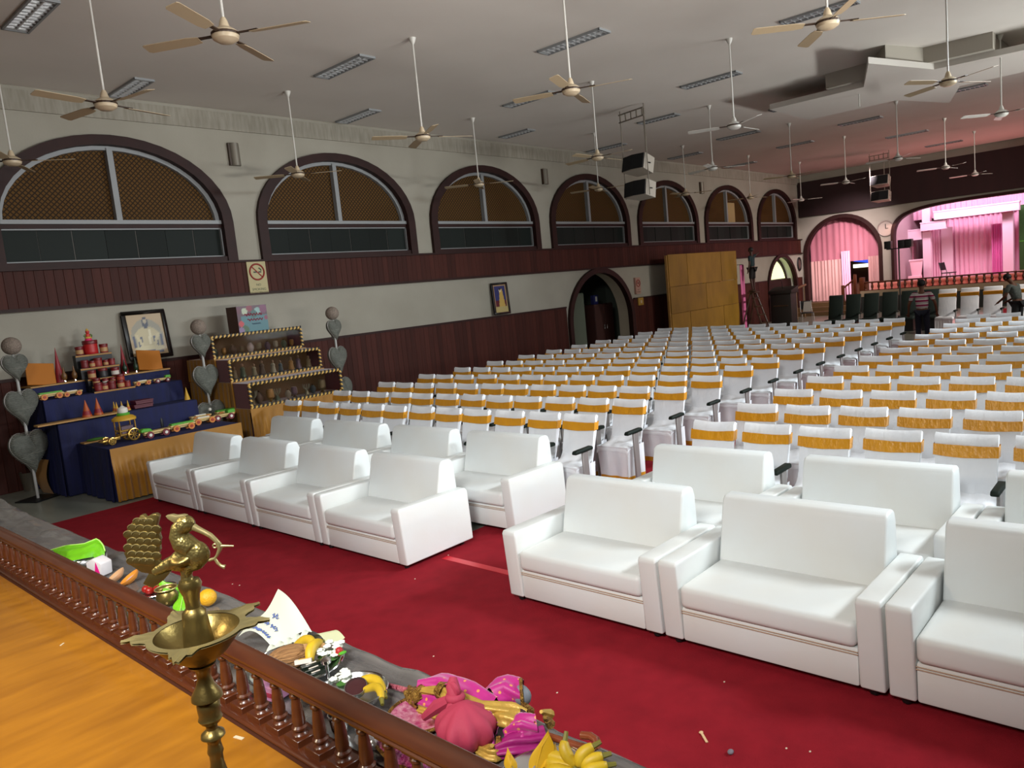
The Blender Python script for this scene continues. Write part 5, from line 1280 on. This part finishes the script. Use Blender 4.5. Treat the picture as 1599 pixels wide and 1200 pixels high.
def leaf(u, v):
    a = poly(UPp, u); b = poly(LOp, u); return a.lerp(b, v)+Vector((0, 0, .012*math.sin(PI*v)+.004*math.sin(14*v+5*u)))
t = thing('banana_leaf', 'bright green folded banana leaf over the steel pot', 'leaf'); part('blade', G().grid(leaf, 30, 12), M_leafb, t, smooth=True, ang=60); part('midrib', G().tube([poly(UPp, i/12)+Vector((0, 0, .003)) for i in range(13)], .004, 6), mat('leaf_rib', '#a9d86a', .5), t, smooth=True)
pc = L_(157, 897)
t = thing('paper_packet', 'white paper packet with a bright pink triangle beside the pot', 'packet', (pc.x, pc.y, SL), R_(20)); t.scale = (.75, .75, .75); part('packet', G().prism([(-.07, 0), (-.075, .10), (.0, .135), (.08, .10), (.07, 0)], lambda a, b, dd: (dd, -a, b), -.05, .05), mat('packet_white', '#c8c4c6', .7), t, bevel=.01); part('pink_patch', G().prism([(.01, .02), (.035, .11), (.062, .03)], lambda a, b, dd: (dd, -a, b), -.054, -.05), mat('packet_pink', '#d3127c', .6), t)
for i, (px, py) in enumerate(((184, 908), (206, 911))):
    pc = L_(px, py); t = thing('clay_lamp', ('pale' if i == 0 else 'orange painted')+' small clay lamp lying on the silver sheet', 'clay lamp', (pc.x, pc.y, SL+.02), R_(30)); t.rotation_euler = (R_(-25), R_(-20), .5)
    part('bowl', G().lathe([(0, -.01), (.03, -.008), (.05, .008), (.055, .02), (.05, .018), (.03, .0), (0, -.002)], 18), mat('clay_pale' if i == 0 else 'clay_orange', '#c49a72' if i == 0 else '#d4872c', .6), t, smooth=True)
    part('painted_centre', G().ell((0, 0, .004), .035, .035, .008, 12, 6), mat('lilac_paint', '#c9b6cc', .6) if i else mat('clay_inner', '#d9bfa0', .6), t, smooth=True)
pc = L_(245, 926); t = plate('small steel plate of red fruit behind the balustrade', pc, .10, .014)
for k in range(7):
    a = k*.9; tt = thing('red_fruit', ('small red fruit in the middle of the small steel plate' if k == 0 else 'small red fruit at the rim of the small steel plate, %s from the aisle side' % ORD[k-1]), 'fruit', (pc.x+.045*math.cos(a)*(k > 0), pc.y+.045*math.sin(a)*(k > 0), SL+.03), 0, 'red fruit'); part('flesh', G().ell((0, 0, 0), .022, .022, .02, 12, 8), mat('fruit_red', '#8f1712', .35), tt, smooth=True); part('stalk', G().tube([(0, 0, .018), (.004, 0, .03)], .003, 5), M_toyg, tt)
pc = L_(263, 945); t = thing('brass_pot', 'small open brass pot partly hidden by the lamp', 'pot', (pc.x, pc.y, SL)); part('body', G().lathe([(.03, 0), (.048, .02), (.05, .05), (.04, .07), (.052, .085), (.048, .085), (.036, .07), (.044, .045), (.03, .01), (0, .008)], 24), M_brass, t, smooth=True, ang=60); part('rim', G().torus((0, 0, .085), .05, .003, 'z', 24, 6), M_brass2, t, smooth=True)
M_betel = mat('betel_leaf', '#76c324', .45, noise=(20, '#5ea51c', .6, U1))
for i, (px, py, rz_, tl) in enumerate(((270, 930, .3, 30), (283, 938, 1.2, 25), (288, 948, -.6, 8))):
    pc = L_(px, py); t = thing('betel_leaf', ('upright bright betel leaf', 'folded bright betel leaf', 'flat green betel leaf')[i]+' behind the brass lamp', 'leaf', (pc.x, pc.y, SL+.02), rz_, 'betel leaves'); t.rotation_euler = (R_(tl), R_(-tl*.5), rz_)
    part('blade', G().grid(lambda u, v: (.075*math.sin(PI*u**.8)*(v-.5)*1.3, -.08+.17*u, .012*math.cos((v-.5)*5)+.02*u), 10, 6), M_betel, t, smooth=True); part('midrib', G().tube([(0, -.10, .012), (0, .0, .024), (0, .085, .033)], .002, 5), mat('leaf_rib', '#a9d86a', .5), t)
pc = L_(326, 946); t = thing('yellow_lemon', 'orange yellow lemon on the sheet right of the lamp stem', 'fruit', (pc.x, pc.y, SL+.04)); part('peel', G().ell((0, 0, 0), .042, .042, .04, 18, 12), mat('lemon_peel', '#d19a16', .45, bump=(120, .3, U1)), t, smooth=True); part('nub', G().ell((.03, .03, .01), .008, .008, .008, 7, 5), mat('lemon_peel', '#d19a16', .45), t)
pc = L_(297, 937); tag(part('white_tag', G().obox((pc.x, pc.y, SL+.006), (.014, .006, 0), (-.005, .012, 0), (0, 0, .004)), MT_wh), 'tiny white printed tag on the sheet near the lemon', 'tag')
# crumpled white paper with handwriting
A, Bq, C_, D_ = onz(372, 995, SL+.02), onz(437, 940, SL+.10), onz(487, 985, SL+.05), onz(425, 1012, SL+.01)
def paper(u, v):
    a = Vector(A).lerp(Vector(Bq), u); b = Vector(D_).lerp(Vector(C_), u); p = a.lerp(b, v)
    p.z += .035*math.sin(PI*v)*(1-.4*u)+.012*math.sin(7*u+3*v)+(.05*u*u*(1-v)); return p
M_paper = mat('white_paper', '#c0c6b8', .8)
t = thing('handwritten_paper', 'crumpled white paper parcel with blue handwriting', 'paper', (0, 0, 0)); part('sheet', G().grid(paper, 18, 16), M_paper, t, smooth=True, ang=60)
part('corner_flap', G().grid(lambda u, v: Vector((C_.x-.02+.10*u, C_.y-.01-.14*v*(1-.3*u), SL+.012+.05*math.sin(PI*v)*(1-.6*u))), 8, 8), mat('cream_paper', '#c6c8a0', .8), t, smooth=True)
part('lower_fold', G().grid(lambda u, v: Vector(D_).lerp(Vector(C_), u)+Vector((-.05*v, -.03*v, -.005+.02*math.sin(PI*v)+.008*math.sin(u*30))), 24, 6), M_paper, t, smooth=True)
M_pen = mat('blue_pen', '#4a5f9c', .6)
for (u0, u1, v, n_, k) in ((.12, .32, .3, 36, 5), (.12, .36, .5, 40, 6), (.14, .3, .7, 30, 4), (.42, .55, .35, 24, 3), (.42, .5, .6, 20, 3), (.62, .7, .4, 14, 2)):
    scrawl(t, 'handwriting', lambda q: paper(u0+.03*math.sin(q*k*6.28)+(.03*math.sin(q*47)), v-.1+.2*q)+Vector((-.004, -.002, .005)) if True else None, n_, .0016, M_pen)
# steel plate with coconut, banana, flowers, packets
c1 = Vector((1.375, 2.51, SL)); plate('large steel plate with coconut, banana, flowers and packets', c1, .18, .03)
def aim(o, a, b): o.rotation_euler = (Vector(b)-Vector(a)).to_track_quat('X', 'Z').to_euler()
ca, cb = W(428, 1032, .05), W(484, 1018, .05)
t = thing('coconut', 'fibrous brown coconut lying in the large steel plate', 'coconut', ca.lerp(cb, .42)); aim(t, ca, cb)
part('husk', G().ell((0, 0, 0), .085, .048, .044, 20, 12), mat('coconut_fibre', '#a3794c', .9, noise=(8, '#7a5532', .8, (1, 14, 14)), bump=(10, 1, (.6, 14, 14))), t, smooth=True); part('tuft', G().tube([(.06, 0, 0), (.10, 0, .005), (.135, .005, .012)], [.036, .022, .006], 8), mat('coconut_fibre2', '#ab8454', .9), t, smooth=True)
banana('yellow banana behind the coconut in the large plate', W(460, 1012, .035), W(492, 1011, .06), (.02, .01, .02), .02, 'bananas in the plates')
banana('yellow banana with pointed stem beside the matchbox', W(484, 1033, .045), W(500, 1003, .07), (-.012, .0, .02), .021, 'bananas in the plates')
flower_bunch('white jasmine blossoms in the large steel plate', W(516, 1026, .02), 18, .05, 3)
t = thing('red_rose', 'small red rosebud among the white blossoms', 'flowers', W(530, 1018, .05)); part('petals', G().ell((0, 0, 0), .016, .016, .018, 9, 6), mat('rose_red', '#a01818', .5), t, smooth=True); part('leaf', G().ell((.0, -.02, .0), .018, .012, .005, 8, 5), M_toyg, t, smooth=True)
for i in range(3):
    A_, B_ = W(470+5*i, 1045+6*i, .045-.01*i), W(510+2*i, 1030+7*i, .05-.01*i); t = thing('incense_packet', 'dark printed incense packet in the large plate, %s from the coconut' % ORD[i], 'packet', A_.lerp(B_, .5), 0, 'incense packets'); aim(t, A_, B_)
    L2 = (B_-A_).length/2; part('packet', G().box(-L2, L2, -.011, .011, -.007, .007), mat('packet_dark', '#141c14', .3), t, bevel=.002, seg=1); part('print_strip', G().box(-L2*.6, L2*.2, -.004, .003, .007, .008), MT_wh, t)
t = thing('matchbox', 'small white and yellow matchbox in the large plate', 'box', W(474, 1033, .055), R_(35)); t.rotation_euler = (R_(-20), 0, R_(-38)); part('sleeve', G().box(-.03, .03, -.02, .02, -.008, .008), MT_wh, t); part('print_patch', G().box(-.018, .018, -.012, .012, .008, .009), M_ye, t)
pc = L_(514, 1069); t = thing('incense_holder', 'slim steel incense holder standing between the two plates', 'holder', (pc.x, pc.y, SL)); part('stem', G().lathe([(.022, 0), (.022, .006), (.006, .012), (.006, .075)], 12), M_steel, t, smooth=True); part('cup', G().lathe([(.006, .075), (.018, .082), (.02, .094), (.012, .102), (0, .105)], 14), M_chrome, t, smooth=True)
# steel bowl with bananas, cup, flowers
c2 = Vector((1.345, 2.115, SL)); plate('deep steel bowl with bananas and a cup beside the magenta cloth', c2, .125, .055, 'steel_bowl', True, 'bowl')
banana('banana in the deep steel bowl, behind the cup', W(555, 1068, .045), W(600, 1083, .05), (.03, .01, .015), .017, 'bananas in the plates')
banana('banana in the deep steel bowl, nearer the rail', W(570, 1078, .045), W(596, 1092, .05), (.02, .0, .015), .015, 'bananas in the plates')
flower_bunch('white blossoms at the edge of the deep steel bowl', W(536, 1065, .03), 14, .04, 9)
pc = W(558, 1082, .03); t = thing('kumkum_cup', 'small steel cup of dark maroon powder in the bowl', 'cup', (pc.x, pc.y, SL+.03)); t.rotation_euler = (R_(14), R_(-16), 0); part('cup', G().lathe([(.026, 0), (.036, .018), (.039, .032), (.037, .032), (.033, .018), (0, .01)], 22), M_steel, t, smooth=True, ang=50); part('powder', G().lathe([(.035, .025), (.02, .029), (0, .031)], 18), mat('maroon_powder', '#35080c', .9), t, smooth=True)
# magenta dressed rolls
M_mag = mat('magenta_brocade', '#ab0d76', .45, sheen=.4)
nt = M_mag.node_tree; vo = nt.nodes.new('ShaderNodeTexVoronoi'); vo.inputs['Scale'].default_value = 42; tcs = nt.nodes.new('ShaderNodeTexCoord'); nt.links.new(tcs.outputs['Object'], vo.inputs['Vector'])
r = nt.nodes.new('ShaderNodeValToRGB'); r.color_ramp.interpolation = 'CONSTANT'; r.color_ramp.elements[0].color = (*lin('#d08a4a'), 1); r.color_ramp.elements[1].position = .22; r.color_ramp.elements[1].color = (*lin('#ab0d76'), 1); nt.links.new(vo.outputs['Distance'], r.inputs[0]); nt.links.new(r.outputs[0], nt.nodes['Principled BSDF'].inputs[0])
M_mag.node_tree.nodes['Principled BSDF'].inputs['Roughness'].default_value = .5
M_goldtis = mat('gold_tissue', '#bf9c46', .45, .3, noise=(14, '#a9853a', .7, U1), bump=(20, .4, U1)); M_goldlace = mat('gold_lace', '#a98238', .4, .6, bump=(90, 1, U1), noise=(60, '#5e3a18', .9, U1)); M_magd = mat('magenta_plain', '#8f0c62', .5)
t = thing('magenta_bundle', 'magenta and gold brocade umbrella lying folded on the ledge, nearest the carpet', 'cloth bundle')
def fold(name, pts, r, m, n=14, wob=.12):
    n = n*2
    def f(u, v):
        k = v*(len(pts)-1); i = min(int(k), len(pts)-2); s = k-i; c = pts[i].lerp(pts[i+1], s); d = (pts[i+1]-pts[i]).normalized(); q = d.cross(Vector((0, 0, 1))).normalized(); w_ = q.cross(d)
        rr = (r[i]*(1-s)+r[i+1]*s)*(1+wob*math.sin(5*2*PI*u+6*v)); return c+(q*math.cos(2*PI*u)+w_*math.sin(2*PI*u)*.85)*rr
    return part(name, G().grid(f, 40, n, True), m, t, smooth=True, ang=70)
fold('upper_roll', [W(655, 1074, .05), W(690, 1070, .06), W(735, 1085, .06), W(775, 1103, .05)], [.028, .04, .042, .03], M_mag, 22)
fold('middle_roll', [W(652, 1092, .035), W(690, 1096, .045), W(712, 1104, .04)], [.026, .036, .03], M_mag)
fold('end_roll', [W(768, 1092, .055), W(790, 1080, .06), W(815, 1082, .055)], [.04, .052, .048], M_mag)
part('lining', G().ell(W(812, 1086, .056), .03, .042, .034, 14, 8), mat('grey_lining', '#6f747c', .6), t, smooth=True)
gr = part('gold_rim', G().torus((0, 0, 0), .044, .006, 'z', 24, 6), M_goldlace, t, smooth=True); gr.matrix_local = Matrix.Translation(W(815, 1084, .056)) @ Vector((RT[0], RT[1], 0)).to_track_quat('Z', 'Y').to_matrix().to_4x4()
fold('gold_sash', [W(660, 1079, .07), W(690, 1080, .085), W(720, 1095, .085), W(750, 1108, .075), W(800, 1112, .06), W(822, 1118, .05)], [.012, .022, .024, .024, .028, .02], M_goldtis, 24, .2)
fold('lace_cuff', [W(688, 1078, .088), W(697, 1081, .09)], [.03, .03], M_goldlace, 6, .05)
fold('lace_end', [W(640, 1080, .035), W(652, 1086, .045), W(658, 1100, .035)], [.02, .034, .02], M_goldlace, 8, .25)
part('beaded_handle', G().tube([W(606, 1071, .02), W(622, 1075, .025), W(642, 1081, .035)], [.009, .009, .011], 8), mat('red_beads', '#9c2038', .5, noise=(80, '#d98a98', .9, U1), bump=(120, 1, U1)), t, smooth=True)
fold('gold_underlay', [W(655, 1108, .015), W(690, 1112, .02), W(715, 1118, .02)], [.015, .03, .02], M_goldtis, 10, .3)
t = thing('magenta_bundle', 'magenta and gold tasselled cloth umbrella, nearer the bananas', 'cloth bundle')
fold('roll', [W(738, 1116, .05), W(752, 1122, .05), W(765, 1140, .045)], [.035, .045, .03], M_mag)
fold('roll', [W(768, 1118, .05), W(790, 1124, .055), W(812, 1124, .05)], [.02, .03, .034], M_goldtis)
fold('roll', [W(790, 1150, .03), W(815, 1138, .05), W(838, 1135, .05)], [.02, .04, .035], M_mag, 14, .25)
fold('roll', [W(775, 1175, .02), W(800, 1165, .03), W(830, 1158, .03), W(850, 1150, .03)], [.02, .03, .03, .03], M_magd, 14, .3)
fold('roll', [W(755, 1150, .03), W(764, 1160, .02), W(770, 1168, .01)], [.03, .02, .012], M_mag, 10, .2)
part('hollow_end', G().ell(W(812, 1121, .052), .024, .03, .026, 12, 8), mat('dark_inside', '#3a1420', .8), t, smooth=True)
for i, (px, py, dx, dy) in enumerate(((818, 1100, 10, 12), (845, 1112, 14, 4), (850, 1120, 10, 12), (833, 1130, -8, 22), (778, 1150, 4, 24), (768, 1165, -8, 8))):
    g = G(); a = W(px, py, .05); b = W(px+dx, py+dy, .012); g.tube([a, a.lerp(b, .3), b], [.006, .010, .016], 8); part('tassel', g, M_goldtis if i % 2 else M_goldlace, t, smooth=True)
for i in range(5):
    a = W(800+9*i, 1112+3*i, .075); b = W(803+9*i, 1150+2*i, .02); part('bead_string', G().tube([a, a.lerp(b, .5)+Vector((-.012, 0, .01)), b], .004, 6), M_goldlace, t, smooth=True)
fold('gold_hem', [W(745, 1172, .012), W(770, 1178, .015), W(795, 1172, .012)], [.012, .024, .012], M_goldtis, 10, .3)
# knotted rose bundle
t = thing('knotted_bundle', 'rose red cloth bundle tied with a top knot, beside the rail', 'cloth bundle')
M_rose = mat('rose_cloth', '#a4304a', .75, bump=(10, .3, U1)); cB = Vector((1.41, 1.625, SL+.055))
def bod(u, v):
    a = 2*PI*u; th = PI*v; fo = 1+.09*math.sin(9*a+1+2*v)*math.sin(th)+.05*math.sin(4*a); r_ = .088*math.sin(th)**.8*fo
    return cB+Vector((r_*math.cos(a), r_*math.sin(a), .062*math.cos(PI-th)+.02*(v > .8)*(v-.8)*4))
part('pouch', G().grid(bod, 56, 22, True), M_rose, t, smooth=True, ang=80)
kt = cB+Vector((.02, .055, .07))
part('knot', G().torus(kt, .018, .014, 'z', 18, 9), M_rose, t, smooth=True)
part('knot', G().torus(kt+Vector((0, .004, .022)), .015, .012, 'x', 16, 8), M_rose, t, smooth=True)
part('knot_top', G().tube([kt, kt+Vector((.005, .012, .03)), kt+Vector((.018, .02, .05))], [.024, .022, .012], 10), M_rose, t, smooth=True)
for s in (-1, 1): part('fold', G().tube([kt, kt+Vector((-.03, .03*s+.02, -.03)), kt+Vector((-.05, .07*s+.03, -.075))], [.014, .022, .012], 8), M_rose, t, smooth=True)
# steel tray of bananas and yellow leaves
c3 = Vector((1.40, 1.285, SL)); plate('wide steel tray of bananas at the bottom edge', c3, .15, .02, 'steel_tray', False, 'tray')
def T3(px, py, h): return onz(px, py, SL+h)
BN = [((847, 1178), .045, (893, 1189), .06), ((852, 1190), .035, (894, 1199), .05), ((899, 1197), .05, (882, 1158), .105), ((905, 1197), .055, (926, 1166), .10), ((913, 1201), .05, (941, 1181), .08),
      ((858, 1203), .03, (896, 1207), .05), ((868, 1212), .03, (905, 1212), .05), ((915, 1211), .045, (948, 1196), .06)]
for i, (a, ha, b, hb) in enumerate(BN):
    banana('yellow banana in the wide tray, %s from the cloth' % ORD[i], T3(*a, ha), T3(*b, hb), Vector((-RT[0], -RT[1], .4))*.012, .0175, 'bananas in the wide tray')
M_ylf = mat('yellowed_leaf', '#c79a12', .55, noise=(6, '#a87c0c', .7, U1))
for i, (a, b, w_) in enumerate((((836, 1204), (857, 1147), .032), ((800, 1204), (793, 1174), .018), ((850, 1206), (868, 1168), .022))):
    A_, B_ = T3(*a, .03), T3(*b, .12 if i == 0 else .07); d = B_-A_; sd = Vector((RT[0], RT[1], 0)).normalized()
    t = thing('yellow_leaf', ('large upright yellow leaf in the banana tray', 'small yellow leaf tip beside the rail', 'curled yellow leaf under the bananas')[i], 'leaf', (0, 0, 0), 0, 'yellow leaves'); part('blade', G().grid(lambda u, v: A_+d*u+sd*(v-.5)*2*w_*math.sin(PI*(.12+.88*u))**.8+Vector((0, 0, .015*math.cos((v-.5)*4))), 12, 6), M_ylf, t, smooth=True); part('midrib', G().tube([A_, A_+d*.5+Vector((0, 0, .017)), B_], .003, 5), M_ylf, t)
# cane with a hooked handle
t = thing('walking_cane', 'brown cane with a hooked handle lying on the ledge edge', 'cane')
a, b = W(856, 1150, .02), W(905, 1166, .03)
pts = [a, a.lerp(b, .5), b]+[W(922, 1170, .035), W(932, 1166, .05), W(931, 1156, .06), W(922, 1150, .06), W(908, 1149, .055)]
part('stick', G().tube(pts[:3], .011, 10), mat('cane_brown', '#7a3a1c', .35, coat=.4), t, smooth=True); part('hook', G().tube(pts[2:], .0115, 10), mat('cane_brown', '#7a3a1c', .35, coat=.4), t, smooth=True)
# things glimpsed between the balusters
t = thing('sequin_bundle', 'hot pink sequinned cloth bundle seen between the balusters', 'cloth bundle', (1.245, 1.66, SL)); M_seq = mat('pink_sequin', '#cf2a9c', .35, .2, noise=(60, '#f3a6d8', .9, U1), bump=(110, 1, U1))
part('cloth', G().grid(lambda u, v: ((.05+.006*math.sin(9*2*PI*u))*math.sin(PI*v)**.7*math.cos(2*PI*u), .17*math.sin(PI*v)**.7*math.sin(2*PI*u), .032+.032*math.cos(PI*(1-v))), 44, 14, True), M_seq, t, smooth=True, ang=80); part('gold_edge', G().tube([(-.05*(1-((i-5)/6)**2)**.5-.002, -.15+.03*i, .03+.004*(i % 2)) for i in range(11)], .006, 6), M_goldlace, t, smooth=True)
t = thing('mirror_plate', 'pink rimmed round plate lying behind the rose bundle', 'plate', (*L_(660, 1120).xy, SL)); part('dish', G().lathe([(0, .002), (.10, .004), (.115, .012), (.11, .014), (.09, .008), (0, .007)], 30), mat('pink_glitter', '#c2447c', .35, .3, noise=(70, '#e9b3c4', .9, U1)), t, smooth=True); part('beaded_rim', G().torus((0, 0, .014), .113, .006, 'z', 40, 6), M_goldlace, t, smooth=True)
t = thing('pink_carton', 'pale pink printed carton behind the balusters', 'box', (1.235, 2.42, SL), R_(10)); part('carton', G().box(-.045, .045, -.05, .05, 0, .055), mat('carton_pink', '#c88ab0', .6), t, bevel=.004, seg=1); part('band', G().box(-.047, -.045, -.05, .05, .018, .034), M_rose, t)
t = thing('steel_tumbler', 'shiny steel tumbler behind the balusters', 'tumbler', (1.235, 2.03, SL)); part('body', G().lathe([(.028, 0), (.034, .05), (.035, .055), (.031, .05), (.026, .005), (0, .004)], 24), M_steel, t, smooth=True, ang=50); part('rim', G().torus((0, 0, .054), .033, .003, 'z', 24, 6), M_chrome, t, smooth=True)
t = thing('clear_bag', 'crumpled silvery plastic bag lying behind the balusters', 'bag', (1.24, 1.88, SL)); part('film', G().grid(lambda u, v: ((.035+.006*math.sin(6*2*PI*u+9*v))*math.sin(PI*v)**.6*math.cos(2*PI*u), (.06+.01*math.sin(5*2*PI*u))*math.sin(PI*v)**.6*math.sin(2*PI*u), .02-.019*math.cos(PI*v)), 26, 12, True), mat('plastic_film', '#b9bcc4', .15, .5, bump=(20, .6, U1)), t, smooth=True, ang=80); part('knot', G().ell((0, .05, .03), .012, .02, .008, 8, 5), mat('plastic_film', '#b9bcc4', .15, .5), t, smooth=True)
